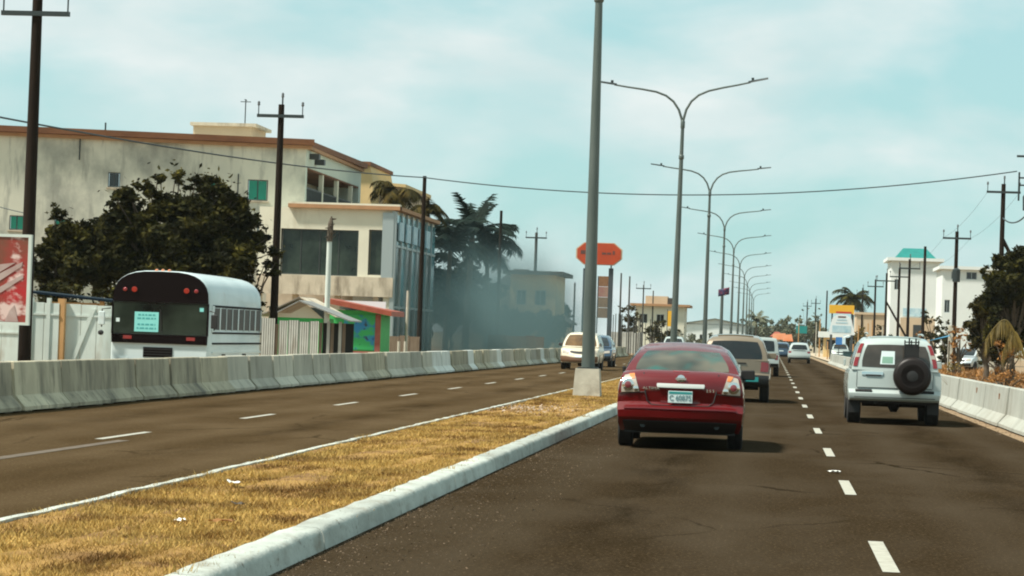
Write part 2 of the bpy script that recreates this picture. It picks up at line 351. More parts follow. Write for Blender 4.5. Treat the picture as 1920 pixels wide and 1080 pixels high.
def quads(name, V, mat, parent=None, kind=None):      # numpy (n,4,3) or (n,3,3) array -> one mesh
    n, k, _ = V.shape; me = bpy.data.meshes.new(name)
    me.vertices.add(n*k); me.vertices.foreach_set('co', V.reshape(-1).astype(np.float32))
    me.loops.add(n*k); me.loops.foreach_set('vertex_index', np.arange(n*k, dtype=np.int32))
    me.polygons.add(n); me.polygons.foreach_set('loop_start', np.arange(0, n*k, k, dtype=np.int32))
    me.update(calc_edges=True)
    o = bpy.data.objects.new(name, me); link(o, parent); me.materials.append(M[mat])
    if kind: o['kind'] = kind
    return o
def text(name, body, size, mat, parent, loc, rot=(R(90),0,0), ext=.004, sx=1.0):
    cu = bpy.data.curves.new(name, 'FONT'); cu.body = body; cu.size = size; cu.extrude = ext; cu.align_x = 'CENTER'; cu.align_y = 'CENTER'
    t = bpy.data.objects.new('tmp_text', cu); C.objects.link(t)
    dg = bpy.context.evaluated_depsgraph_get(); me = bpy.data.meshes.new_from_object(t.evaluated_get(dg))
    bpy.data.objects.remove(t); bpy.data.curves.remove(cu)
    o = bpy.data.objects.new(name, me); link(o, parent); me.materials.clear(); me.materials.append(M[mat])
    o.location = loc; o.rotation_euler = rot; o.scale = (sx, 1, 1); return o
def copy_tree(o, parent=None):
    c = o.copy(); C.objects.link(c); c.parent = parent
    for ch in o.children: copy_tree(ch, c)
    return c
def wall_mb(mb, p0, p1, z0, z1, openings, depth=.25):
    """a wall face from p0 to p1 (outside on the right hand of p0->p1) with real openings and their reveals"""
    p0 = Vector((p0[0],p0[1],0)); p1 = Vector((p1[0],p1[1],0)); u = (p1-p0); Lw = u.length; u.normalize(); nrm = Vector((u.y, -u.x, 0))
    A = sorted(set([0, Lw]+[o[0] for o in openings]+[o[1] for o in openings])); A = [a for a in A if 0 <= a <= Lw]
    B = sorted(set([z0, z1]+[o[2] for o in openings]+[o[3] for o in openings])); B = [b for b in B if z0 <= b <= z1]
    pt = lambda a, z, d=0: tuple(p0+u*a-nrm*d+Vector((0,0,z)))
    for i in range(len(A)-1):
        for j in range(len(B)-1):
            ca, cb = (A[i]+A[i+1])/2, (B[j]+B[j+1])/2
            if any(o[0] < ca < o[1] and o[2] < cb < o[3] for o in openings): continue
            mb.add([pt(A[i],B[j]),pt(A[i+1],B[j]),pt(A[i+1],B[j+1]),pt(A[i],B[j+1])], [(0,1,2,3)])
    for (a,b,c,d) in openings:
        for q in ([(a,c),(b,c)], [(b,c),(b,d)], [(b,d),(a,d)], [(a,d),(a,c)]):
            mb.add([pt(*q[0]),pt(*q[0],depth),pt(*q[1],depth),pt(*q[1])], [(0,1,2,3)])
    return mb, u, nrm
def window(parent, p0, p1, op, glass, frame, panes=2, depth=.12, rows=1, fw=.05):
    """a window set into an opening: frame and separate panes"""
    p0 = Vector((p0[0],p0[1],0)); p1 = Vector((p1[0],p1[1],0)); u = (p1-p0).normalized(); nrm = Vector((u.y,-u.x,0))
    a,b,c,d = op
    def slab(mb, a0,a1,c0,c1,d0,d1):
        lo = [p0+u*a0-nrm*d0, p0+u*a1-nrm*d0, p0+u*a1-nrm*d1, p0+u*a0-nrm*d1]
        mb.hexa([tuple(q+Vector((0,0,c0))) for q in lo], [tuple(q+Vector((0,0,c1))) for q in lo])
    e = .004; fr = MB()
    slab(fr, a+e,b-e,c+e,c+fw,depth-.03,depth+.05); slab(fr, a+e,b-e,d-fw,d-e,depth-.03,depth+.05)
    slab(fr, a+e,a+fw,c+fw,d-fw,depth-.03,depth+.05); slab(fr, b-fw,b-e,c+fw,d-fw,depth-.03,depth+.05)
    step = (b-a-2*fw)/panes; rst = (d-c-2*fw)/rows
    for i in range(1,panes): slab(fr, a+fw+i*step-fw/2, a+fw+i*step+fw/2, c+fw, d-fw, depth-.028, depth+.05)
    for i in range(1,rows): slab(fr, a+fw, b-fw, c+fw+i*rst-fw/2, c+fw+i*rst+fw/2, depth-.026, depth+.05)
    w_ = fr.build('window', frame, parent)
    for i in range(panes):
        for j in range(rows):
            g = MB(); slab(g, a+fw+i*step+fw*.4, a+fw+(i+1)*step-fw*.4, c+fw+j*rst+.005, c+fw+(j+1)*rst-.005, depth, depth+.02); g.build('pane', glass, w_)
    return w_
ORD = ['nearest','second','third','fourth','fifth','sixth','seventh','eighth','ninth','tenth','eleventh','twelfth']
rng = np.random.default_rng(7); random.seed(7)
# ================================================================== the setting: ground, carriageways, median, kerbs
def sheet(name, mat, x0, x1, y0, y1, z, kind='structure', parent=None, nx=1, ny=1, jit=0.0):
    mb = MB(); xs = np.linspace(x0,x1,nx+1); ys = np.linspace(y0,y1,ny+1)
    vs = [(x, y, z+(random.uniform(-jit,jit) if jit else 0)) for y in ys for x in xs]
    fs = [(j*(nx+1)+i, j*(nx+1)+i+1, (j+1)*(nx+1)+i+1, (j+1)*(nx+1)+i) for j in range(ny) for i in range(nx)]
    o = mb.add(vs, fs).build(name, mat, parent, smooth=60 if jit else None)
    if kind and parent is None: o['kind'] = kind
    return o
sheet('ground', 'ground', -2500, 2500, -200, 5000, -0.02)
road = sheet('road', 'asphalt', -3.08, 4.62, -30, 1500, 0.0)
road_l = sheet('left_carriageway', 'asphalt_old', -12.9, -5.3, -30, 1500, 0.001)
lot = sheet('roadside_lot', 'dirt', -60, -12.75, 10, 260, 0.004)
sheet('gutter_strip', 'dirt', 4.33, 4.75, 10, 420, 0.006)
sheet('sidewalk', 'sidewalk', 5.05, 8.2, 10, 420, 0.10)
sheet('verge', 'dirt', 8.2, 40, 10, 420, 0.09)
# lane dashes, one by one
def dashes(parent, x, y0, step, length, w_, n, mat='paint_white', z=.004):
    me = None
    for i in range(n):
        if me is None:
            o = MB().add([(-w_/2,0,0),(w_/2,0,0),(w_/2,length,0),(-w_/2,length,0)], [(0,1,2,3)]).build('lane_dash', mat, parent); me = o.data
        else:
            o = bpy.data.objects.new('lane_dash', me); link(o, parent)
        o.location = (x, y0+i*step, z)
dashes(road, 0.87, 17.45, 8.86, 2.7, .118, 44)
dashes(road_l, -8.62, 15.0-.95, 8.85, 2.6, .115, 26, z=.005)
MB().add([(-.09,0,0),(.09,0,0),(.16,7.5,0),(.0,7.5,0)], [(0,1,2,3)]).build('worn_line', 'paint_worn', road_l, loc=(-8.35,24.2,.005))
# kerbs in cast lengths
def kerb(name, x_face, x_back, h, seg, y0, y1, sgn):
    root = empty(name, (0,0,0), kind='structure')
    y = y0; i = 0; n = 6
    while y < y1:
        ln = seg*(1 if y < 120 else 4); g = .016
        # rounded profile, sgn=+1: face on +x side
        prof = [(x_face, 0.0), (x_face-sgn*.02, h-.05), (x_face-sgn*.035, h-.018), (x_face-sgn*.065, h), (x_back, h+.006), (x_back, 0.0)]
        mb = MB(); k = 14 if y < 70 else 2
        ys = np.linspace(y+g, y+ln-g, k)
        ring = len(prof)
        for q, yy in enumerate(ys):
            dz = random.uniform(-.006,.006) if y < 70 else 0; dx = random.uniform(-.007,.007) if y < 70 else 0
            for (px, pz) in prof: mb.v.append((px+(dx if pz > 0 else 0), yy, pz+(dz if pz > .05 else 0)))
        for q in range(k-1):
            for r_ in range(ring): mb.f.append((q*ring+r_, q*ring+(r_+1)%ring, (q+1)*ring+(r_+1)%ring, (q+1)*ring+r_))
        mb.f.append(tuple(range(ring))); mb.f.append(tuple((k-1)*ring+r_ for r_ in range(ring)))
        mb.build('kerb_stone', 'kerb', root, smooth=50); y += ln; i += 1
    return root
kerb('kerb', -3.05, -3.27, .155, 3.65, 10, 420, +1)
kerb('far_kerb', -5.42, -5.26, .125, 5.2, 10, 420, -1)
med = sheet('median', 'soil', -5.27, -3.26, 8, 420, .105, nx=10, ny=220, jit=.022)
# dry grass on the median (nobody could count it)
def blades(name, n, x0, x1, y0, y1, z, hmin, hmax, wd, mat, bare, ypow=2.0):
    y = y0+(y1-y0)*rng.random(n)**ypow; x = x0+(x1-x0)*rng.random(n)
    keep = bare(x, y); x, y = x[keep], y[keep]; n = len(x)
    a = rng.random(n)*2*np.pi; h = hmin+(hmax-hmin)*rng.random(n)**1.6; t = rng.random(n)*2*np.pi; le = h*(.4+.9*rng.random(n))
    wdt = wd*(.6+.8*rng.random(n))*(1+y/40)
    b = np.stack([x,y,np.full(n,z)],1); s = np.stack([np.cos(a)*wdt,np.sin(a)*wdt,np.zeros(n)],1)
    tip = b+np.stack([np.cos(t)*le,np.sin(t)*le,h],1)
    return quads(name, np.stack([b-s,b+s,tip],1), mat, kind='stuff')
def bare(x, y):
    p = np.sin(x*2.1+y*.33)+np.sin(y*.71+1.3)*.9+np.sin(x*3.7-y*.21+.8)*.7
    patch = ((y > 44) & (y < 54) & (rng.random(len(x)) < .80)) | ((y > 31) & (y < 34.5) & (rng.random(len(x)) < .35))
    return ~patch & (p > -1.7-1.6*rng.random(len(x)))
gr = blades('dry_grass', 300000, -5.36, -3.22, 10.5, 130, .10, .012, .050, .0038, 'grass_dry', bare)
tag(gr, 'short dry golden grass covering the raised median strip', 'grass')
def tufts(name, ncl, per, x0, x1, y0, y1, z, h, spread, wd, mat, ypow=1.8):
    cx = x0+(x1-x0)*rng.random(ncl); cy = y0+(y1-y0)*rng.random(ncl)**ypow; hh = h*(.45+rng.random(ncl)**2)
    x = np.repeat(cx,per)+rng.normal(size=ncl*per)*spread; y = np.repeat(cy,per)+rng.normal(size=ncl*per)*spread*1.6; H_ = np.repeat(hh,per)*(.5+.6*rng.random(ncl*per))
    n = len(x); a = rng.random(n)*6.283; t = rng.random(n)*6.283; le = H_*(.3+.6*rng.random(n)); w_ = wd*(1+y/50)
    b = np.stack([x,y,np.full(n,z)],1); s_ = np.stack([np.cos(a)*w_,np.sin(a)*w_,np.zeros(n)],1); tip = b+np.stack([np.cos(t)*le,np.sin(t)*le,H_],1)
    return quads(name, np.stack([b-s_,b+s_,tip],1), mat, kind='stuff')
g = tufts('grass_tufts', 650, 46, -5.25, -3.25, 11, 120, .10, .055, .05, .0032, 'grass_dry'); tag(g, 'taller tufts of dry grass dotted over the median', 'grass')
g = tufts('brown_tufts', 260, 40, -5.25, -3.25, 11, 110, .10, .05, .07, .0035, 'weed_brown'); tag(g, 'dark brown dead weeds dotted over the median', 'weeds')
g = tufts('kerb_weeds', 120, 26, -3.32, -3.20, 11, 90, .13, .08, .05, .0032, 'grass_dry'); tag(g, 'dry grass spilling over the back of the kerb', 'grass')
# grit along the kerb, stones and litter
def chips(name, n, xf, yf, z, smin, smax, mat):
    x = xf(n); y = yf(n); s = smin+(smax-smin)*rng.random(n)**2
    c = np.stack([x,y,z+s*.3],1)[:,None,:]
    t = rng.normal(size=(n,4,3)); t /= np.linalg.norm(t,axis=2,keepdims=True); t[:,:,2] *= .6; v = c+t*s[:,None,None]
    tri = np.stack([v[:,[0,1,2]],v[:,[0,2,3]],v[:,[0,3,1]],v[:,[1,3,2]]],1).reshape(-1,3,3)
    return quads(name, tri, mat, kind='stuff')
def _yy(n): return 12+70*rng.random(n)**1.7
g1 = chips('grit', 15000, lambda n: -3.03+1.1*rng.random(n)**2.6, _yy, .0, .003, .013, 'grit'); tag(g1, 'brown grit gathered on the asphalt along the white kerb', 'grit')
g2 = chips('rubble', 420, lambda n: np.clip(-4.5+.42*rng.normal(size=n),-5.2,-3.4), lambda n: 48.5+1.5*rng.normal(size=n), .11, .012, .045, 'rubble'); tag(g2, 'pale stone rubble scattered on the bare patch of the median', 'rubble')
g3 = chips('roadside_grit', 2500, lambda n: 4.1+.45*rng.random(n)**.5, lambda n: 30+80*rng.random(n)**1.5, .006, .005, .02, 'grit'); tag(g3, 'sandy grit at the foot of the white barrier on the right', 'grit')
def scrap(label, px, py, z, sx, sy, mat='litter', cat='litter', name='paper_scrap'):
    r = RM @ np.array([px-960, 540-py, -F_PX]); t = (z-CAM_H)/r[2]; x, y = r[0]*t, r[1]*t
    mb = MB(); k = 5
    for i in range(k):
        for j in range(k):
            mb.v.append(((i/(k-1)-.5)*sx*(1+.25*random.uniform(-1,1)), (j/(k-1)-.5)*sy*(1+.25*random.uniform(-1,1)), random.uniform(.004,.03)))
    for i in range(k-1):
        for j in range(k-1): mb.f.append((i*k+j,(i+1)*k+j,(i+1)*k+j+1,i*k+j+1))
    o = mb.build(name, mat, None, loc=(x,y,z)); o.rotation_euler = (0,0,random.uniform(0,3)); return tag(o, label, cat, 'litter lying on the median and the road')
scrap('crumpled white paper on the dry grass, beside the far kerb line', 440, 907, .14, .10, .25)
scrap('small white paper scrap on the near dry grass', 337, 978, .14, .05, .10)
scrap('white plastic scrap lying on the lane dash line', 1565, 886, .008, .09, .14)
scrap('brown dead leaf on the grass left of the kerb', 417, 980, .14, .09, .16, 'leaf_dry', 'leaf', 'dead_leaf')
scrap('dark dead leaf on the grass below the crumpled paper', 446, 947, .14, .09, .14, 'bark', 'leaf', 'dead_leaf')

# ================================================================== concrete barriers
def barrier_mesh(ln, mat, face):
    """new-jersey profile; face=+1 sloping toe towards +x as well as -x (symmetric)"""
    p = [(-.30,.03),(-.30,.09),(-.135,.27),(-.085,.80),(-.07,.815),(.07,.815),(.085,.80),(.135,.27),(.30,.09),(.30,.03)]
    mb = MB(); n = len(p)
    ys = [0.0, .02, ln*.3, ln*.55, ln*.8, ln-.02, ln]
    for i, y in enumerate(ys):
        s = .97 if i in (0, len(ys)-1) else 1
        for (a, b) in p: mb.v.append((a*s, y, b*(1 if s == 1 else .994)+.0))
    for i in range(len(ys)-1):
        for j in range(n): mb.f.append((i*n+j, i*n+(j+1)%n, (i+1)*n+(j+1)%n, (i+1)*n+j))
    mb.f.append(tuple(range(n))); mb.f.append(tuple((len(ys)-1)*n+j for j in range(n)))
    for y0 in (.25, ln-.65): mb.box(-.22,.22,y0,y0+.4,0,.05)
    o = mb.build('concrete_barrier', mat, None, smooth=25); return o
SEG = 2.66
words = ['first','second','third','fourth','fifth','sixth','seventh','eighth','ninth','tenth','eleventh','twelfth','thirteenth','fourteenth','fifteenth','sixteenth']
proto = barrier_mesh(SEG-.035, 'concrete', 1)
WB = {}
for i in range(66):
    if i == 0: o = proto
    else:
        o = bpy.data.objects.new('concrete_barrier', proto.data); link(o)
    y = 37.0+i*SEG
    o.location = (-12.33+random.uniform(-.05,.05), y, .001); o.rotation_euler = (0,random.uniform(-.008,.008),random.uniform(-.018,.018))
    o.scale = (1,1,1+random.uniform(-.012,.012))
    kind_ = 'mid' if (7 <= i <= 13 or 16 <= i <= 19 or i in (27,29,30,33,34,38,41,42)) else ('bright' if i in (20,21,24,28,36) else None)   # newer and cleaner blocks
    if kind_:
        if kind_ not in WB: WB[kind_] = proto.data.copy(); WB[kind_].materials.clear(); WB[kind_].materials.append(M['concrete_'+kind_])
        o.data = WB[kind_]
    lab = f'{"paler" if kind_ else "darkly stained"} grey concrete barrier block, {words[i]} from the left edge in the left row' if i < 16 else 'small far concrete barrier block in the row leading to the cream minivan'
    tag(o, lab, 'barrier', 'concrete barriers along the left carriageway')
proto2 = barrier_mesh(SEG-.02, 'concrete_white', 1)
for i in range(62):
    if i == 0: o = proto2
    else:
        o = bpy.data.objects.new('concrete_barrier', proto2.data); link(o)
    o.location = (4.86+random.uniform(-.015,.015), 40.6+i*SEG, .007); o.rotation_euler = (0,0,random.uniform(-.006,.006))
    lab = f'whitewashed concrete barrier block, {ORD[i]} at the right edge beside the white four-wheel drive' if i < 8 else 'small far whitewashed barrier block in the right-hand row ahead of the white four-wheel drive'
    tag(o, lab, 'barrier', 'white barriers along the right lane')
for (yy, zz) in ((52.9,.60),(58.6,.62)):      # orange rust marks on two blocks
    i = int((yy-40.6)//SEG); par = [o for o in bpy.data.objects if o.name.startswith('concrete_barrier') and abs(o.location.x-4.86) < .1 and abs(o.location.y-(40.6+i*SEG)) < .2][0]
    yl = yy-(40.6+i*SEG); xs = -(.135-(zz-.27)/.53*.05)-.006
    MB().box(xs-.004, xs+.01, yl-.11, yl+.11, zz-.06, zz+.06).build('marker_plate', 'rust', par)

# ================================================================== street lamps on the median
def lamp_meshes():
    out = {}
    mb = MB().tube([(0,0,0),(0,0,3),(0,0,7),(0,0,9.6),(0,0,11.2)], [.165,.145,.115,.09,.075], 16); out['pole'] = mb.mesh('pole')
    mb = MB().lathe([(.10,9.55),(.12,9.58),(.12,9.72),(.10,9.75)], 14); out['fork'] = MB().lathe([(.09,10.95),(.10,11.0),(.10,11.25),(.07,11.32)], 14).mesh('fork_sleeve'); out['collar'] = mb.mesh('collar')
    for s, nm in ((1,'r'),(-1,'l')):
        pts = [(0,0,11.05),(.05*s,0,11.35),(.20*s,0,11.78),(.45*s,0,12.14),(.80*s,0,12.40),(1.25*s,0,12.56),(1.9*s,0,12.66),(2.6*s,0,12.74),(3.15*s,0,12.82)]
        out['arm'+nm] = MB().tube(pts, [.06,.058,.055,.052,.05,.047,.044,.04,.038], 8).mesh('arm')
        hd = MB(); x0, x1 = 3.05*s, 3.95*s
        hd.hexa([(x0,-.09,12.80),(x1,-.15,12.92),(x1,.15,12.92),(x0,.09,12.80)], [(x0,-.07,12.88),(x1,-.12,12.98),(x1,.12,12.98),(x0,.07,12.88)])
        hd.box(min(3.2*s,3.32*s), max(3.2*s,3.32*s), -.04,.04,12.90,13.02)
        out['head'+nm] = hd.mesh('lamp_head')
    out['base'] = MB().hexa([(-.33,-.33,0),(.33,-.33,0),(.33,.33,0),(-.33,.33,0)], [(-.285,-.285,.66),(.285,-.285,.66),(.285,.285,.66),(-.285,.285,.66)]).mesh('concrete_base')
    out['flange'] = MB().box(-.24,.24,-.24,.24,.66,.69).mesh('flange')
    for k, me in out.items():
        bm = bmesh.new(); bm.from_mesh(me); bmesh.ops.recalc_face_normals(bm, faces=bm.faces); bm.to_mesh(me); bm.free()
        me.materials.append(M['concrete_pale' if k == 'base' else ('galv_dark' if k in ('headr','headl','flange') else 'galv')])
        if k not in ('base','flange'): shade(me, 40)
    return out
LM = lamp_meshes()
def street_lamp(y, label, tilt=0, arms=(1,1)):
    t = empty('street_lamp', (-4.40, y, .115), 0, label, 'street lamp', 'street lamps along the median'); t.rotation_euler = (0, tilt, 0)
    for nm, k in (('concrete_base','base'),('flange','flange'),('pole','pole'),('collar','collar'),('fork_sleeve','fork')): link(bpy.data.objects.new(nm, LM[k]), t)
    for s in ('r','l'):
        a = link(bpy.data.objects.new('arm', LM['arm'+s]), t); link(bpy.data.objects.new('lamp_head', LM['head'+s]), a)
        if s == 'r' and arms[0] != 1: a.rotation_euler = (0, arms[0], 0); a.location = (0.0+11.1*math.sin(-arms[0]), 0, 11.1*(1-math.cos(arms[0])))
    return t
for i in range(11):
    lab = ['nearest street lamp, thick grey pole on a concrete block left of the red car', 'second street lamp, its double arm highest in the photo', 'third street lamp, its arms just above the wire',
           'fourth street lamp, dark flag hanging on its pole', 'fifth street lamp along the median, thin grey pole', 'sixth street lamp along the median, thin grey pole'][i] if i < 6 else 'tiny far street lamp near the end of the median row'
    street_lamp(60.6+52.3*i, lab, random.uniform(-.009,.009), (-.10 if i == 1 else 1,))
fl = MB(); k = 9
for i in range(k):
    for j in range(5): fl.v.append((.95*i/(k-1), .08*math.sin(i*.9+j*.4)*i/k, -.62*j/4+.22*i/(k-1)))
for i in range(k-1):
    for j in range(4): fl.f.append((i*5+j,(i+1)*5+j,(i+1)*5+j+1,i*5+j+1))
f0 = P(1349, 546, 216.9)
fo = fl.build('flag', 'flag_cloth', None, smooth=60, loc=(f0[0]-.1, 216.9, f0[2]+.15)); md = fo.modifiers.new('thick','SOLIDIFY'); md.thickness = .006
tag(fo, 'small dark red and blue flag on the fourth lamp pole', 'flag')

# ================================================================== utility poles and wires
def utility_pole(x, y, h, label, arm=1.8, mat='wood_pole', r=.15, lean=0.0, pins=True, brace=None, extra=None, armdz=.45):
    t = empty('utility_pole', (x,y,-.05), 0, label, 'utility pole', 'utility poles'); t.rotation_euler = (0,lean,0)
    MB().tube([(0,0,0),(0,0,h*.5),(0,0,h)], [r*1.12,r*.95,r*.78], 12).build('pole', mat, t, smooth=50)
    if arm:
        z = h-armdz
        MB().box(-arm/2,arm/2,-.19,-.08,z-.06,z+.06).build('crossarm', 'galv_dark', t)
        for s in (-1,1):
            p = MB().tube([(s*(arm/2-.05),-.135,z+.06),(s*(arm/2-.05),-.135,z+.40)], .022, 6).build('pin', 'galv_dark', t, smooth=50)
            MB().lathe([(.03,z+.38),(.06,z+.42),(.045,z+.46),(.055,z+.50),(.03,z+.55)], 8, c=(s*(arm/2-.05),-.135,0)).build('insulator', 'ceramic', p, smooth=40)
        p = MB().tube([(0.04,0,h-.1),(0.04,0,h+.28)], .035, 6).build('pin', 'galv_dark', t, smooth=50)
        MB().lathe([(.03,h+.26),(.06,h+.30),(.045,h+.34),(.055,h+.38),(.03,h+.45)], 8, c=(.04,0,0)).build('insulator', 'ceramic', p, smooth=40)
    if brace: MB().tube([(0,.05,brace[1]),(brace[0],.05,brace[2])], [.10,.12], 8).build('brace', mat, t, smooth=50)
    if extra: extra(t)
    return t
def fit_pole(px, pytop, Y, **kw):          # where the pole stands and how tall it is
    a = P(px, pytop, Y); return a[0], Y, a[2]+.05
x,y,h = fit_pole(71, -6, 63)
utility_pole(-19.15, 63, h, 'thick dark wooden utility pole behind the red billboard', r=.165)
x,y,h = fit_pole(526, 196, 94)
utility_pole(-18.88, 94, h, 'dark wooden utility pole with crossarm right of the white bus', r=.145)
x,y,h = fit_pole(794, 330, 125)
utility_pole(-17.65, 125, h, 'bare dark pole without crossarm before the glass facade', arm=0, r=.12)
x,y,h = fit_pole(941, 395, 157)
utility_pole(-17.22, 157, h, 'bare black pole without crossarm beside the palms', arm=0, r=.11)
x,y,h = fit_pole(1006, 436, 211)
utility_pole(x, 211, h, 'grey utility pole with crossarm rising above the smoke', mat='wood_pole_grey', r=.15)
for (px, top, Y, lab, rr) in ((1078,530,235,'thin grey pole left of the orange sign posts',.10),(1165,512,250,'thin pale pole just right of the orange sign',.10),(1181,518,262,'second thin pole right of the orange sign',.10),
                          (1207,534,300,'thin pole in front of the cream house',.10),(1225,545,330,'short far pole before the cream house roof',.1)):
    x,y,h = fit_pole(px, top, Y); utility_pole(x, Y, h, lab, arm=1.8 if px == 1207 else 0, mat='wood_pole_grey', r=rr)
def eq(t):   # transformer bracket on the pole just out of frame
    MB().box(-1.05,.3,-.25,-.15,10.75,10.85).build('crossarm', 'galv_dark', t)
    MB().box(-.95,-.87,-.2,-.12,8.7,10.05).build('bracket', 'galv_dark', t)
    for z in (9.4,9.75): MB().box(-.9,.2,-.2,-.1,z,z+.07).build('crossarm', 'galv_dark', t)
    MB().lathe([(.02,8.2),(.26,8.25),(.28,8.9),(.2,9.0)], 14, c=(-.45,-.2,0)).build('transformer', 'galv_dark', t, smooth=40)
utility_pole(12.25, 120, 11.6, 'utility pole with transformer bracket at the right edge of the photo', arm=0, extra=eq)
x,y,h = fit_pole(1881, 345, 137)
utility_pole(12.15, 137, h, 'dark utility pole with diagonal brace rising behind the right-hand trees', r=.15, brace=(2.2,7.7,3.6))
x,y,h = fit_pole(1796, 434, 163)
def tr(t): MB().lathe([(.02,5.9),(.24,5.92),(.26,6.7),(.12,6.8)], 14, c=(.02,-.3,0)).build('transformer', 'galv_dark', t, smooth=40)
utility_pole(11.6, 163, h, 'utility pole with crossarm standing before the white block with flat roof', r=.145, mat='wood_pole', extra=tr)
for (px, top, Y, lab, am) in ((1735,462,196,'tall bare pole right in front of the teal-roofed tower',0),(1706,486,216,'pole with crossarm in front of the middle of the teal-roofed tower',1.8),(1687,503,234,'pole with crossarm at the left side of the teal-roofed tower',1.8),
                          (1663,512,255,'utility pole with long brace just left of the teal-roofed tower',2.0),(1642,524,285,'utility pole over the low tan building',1.8),(1618,540,330,'far thin utility pole right of the yellow sign',1.6),
                          (1551,545,380,'bare far pole left of the yellow sign',0),(1530,560,430,'far pole above the distant white car',1.6),(1514,566,470,'farthest utility pole near the road end',1.6)):
    x,y,h = fit_pole(px, top, Y); utility_pole(x, Y, h, lab, arm=am, mat='wood_pole', r=.13, brace=(2.8,6.2,1.5) if px == 1663 else None, armdz=.8)
def wire(name, pts, r, label, cat='wire', sag=None, n=28):
    if sag is not None:
        a, b = Vector(pts[0]), Vector(pts[1]); pts = [a.lerp(b, i/n)-Vector((0,0,sag*4*(i/n)*(1-i/n))) for i in range(n+1)]
    return tag(MB().tube(pts, r, 5).build(name, 'wire', None, smooth=60), label, cat, 'overhead wires')
top3 = P(794, 333, 125)
wire('overhead_wire', [P(-260,168,60), (top3[0],125-.12,top3[2])], .028, 'dark overhead wire sloping across the stained cream building', sag=.35)
wire('overhead_wire', [(top3[0],125-.12,top3[2]), (11.25,120,10.05)], .030, 'dark overhead wire crossing the whole road above the cars', sag=1.0)
wire('overhead_wire', [(12.15,136.8,8.7), (12.3,119.8,9.0)], .04, 'thick cable from the braced pole to the right edge', sag=.7)
wire('overhead_wire', [P(-120,342,70), (-19.1,62.9,4.2)], .012, 'thin wire at left below the roofline', sag=.1)
def line_wires(pts, off, label, r=.011):
    for i, (a, b) in enumerate(zip(pts, pts[1:])):
        wire('overhead_wire', [(a[0]+off,a[1]-.13,a[2]), (b[0]+off,b[1]-.13,b[2])], r, label[i], sag=.012*(b[1]-a[1]))
RP = [(12.15,137,10.1),(11.6,163,8.7),(11.56,216,8.4)]
for o_, sd_ in ((-.85,'left'),(.85,'right')): line_wires(RP, o_, [f'thin {sd_} wire from the braced pole to the next pole', f'thin {sd_} wire going on towards the tower pole'], .007)
# ================================================================== vehicles
def ip(pts, x):
    return np.interp(x, [p[0] for p in pts], [p[1] for p in pts])
def cube_mesh(fn, us, vs, ws):
    mb = MB(); idx = {}
    def vid(i,j,k):
        if (i,j,k) not in idx: idx[(i,j,k)] = len(mb.v); mb.v.append(tuple(fn(us[i],vs[j],ws[k])))
        return idx[(i,j,k)]
    a,b,c = len(us)-1, len(vs)-1, len(ws)-1
    for i in range(a):
        for j in range(b):
            for k in (0,c): mb.f.append((vid(i,j,k),vid(i+1,j,k),vid(i+1,j+1,k),vid(i,j+1,k)))
    for i in range(a):
        for k in range(c):
            for j in (0,b): mb.f.append((vid(i,j,k),vid(i+1,j,k),vid(i+1,j,k+1),vid(i,j,k+1)))
    for j in range(b):
        for k in range(c):
            for i in (0,a): mb.f.append((vid(i,j,k),vid(i,j+1,k),vid(i,j+1,k+1),vid(i,j,k+1)))
    return mb
def dense(a, b, n): t = np.linspace(-1,1,n); s = np.sin(t*np.pi/2); return a+(b-a)*(s+1)/2
def patch(fn, axis, val, corners, name, mat, parent, off=.006, n=9, m=5, rnd=0.0, back=.02):
    """a panel lying on a face of the mapped body: corners (a,b) x4, counter-clockwise; proud by off"""
    def q(a, b):
        if axis == 'v': return np.array(fn(a, val, b))
        if axis == 'u': return np.array(fn(val, a, b))
        return np.array(fn(a, b, val))
    P0, P1, P2, P3 = [np.array(c) for c in corners]
    cen = None; front = []; bk = []
    eps = 1e-3
    for i in range(n):
        for j in range(m):
            s, t = 2*i/(n-1)-1, 2*j/(m-1)-1
            if rnd: s, t = s*math.sqrt(1-rnd*t*t/2), t*math.sqrt(1-rnd*s*s/2)
            s, t = (s+1)/2, (t+1)/2
            a, b = (P0*(1-s)+P1*s)*(1-t)+(P3*(1-s)+P2*s)*t
            p = q(a,b); da = q(a+eps,b)-q(a-eps,b); db = q(a,b+eps)-q(a,b-eps)
            nn = np.cross(da,db); nn /= (np.linalg.norm(nn)+1e-9)
            if axis == 'v': sg = -1 if val < .5 else 1; nn *= sg*np.sign(nn[1]) if abs(nn[1]) > 1e-6 else 1
            elif axis == 'u': nn *= np.sign(nn[0])*np.sign(val)
            else: nn *= np.sign(nn[2])
            front.append(p+nn*off); bk.append(p-nn*back)
    mb = MB(); mb.v = [tuple(p) for p in front]+[tuple(p) for p in bk]; k = n*m
    for i in range(n-1):
        for j in range(m-1):
            mb.f.append((i*m+j,(i+1)*m+j,(i+1)*m+j+1,i*m+j+1)); mb.f.append((k+i*m+j+1,k+(i+1)*m+j+1,k+(i+1)*m+j,k+i*m+j))
    ring = [i*m for i in range(n)]+[(n-1)*m+j for j in range(1,m)]+[i*m+m-1 for i in range(n-2,-1,-1)]+[j for j in range(m-2,0,-1)]
    for a, b in zip(ring, ring[1:]+ring[:1]): mb.f.append((b,a,k+a,k+b))
    return mb.build(name, mat, parent, smooth=35)
class Car: pass
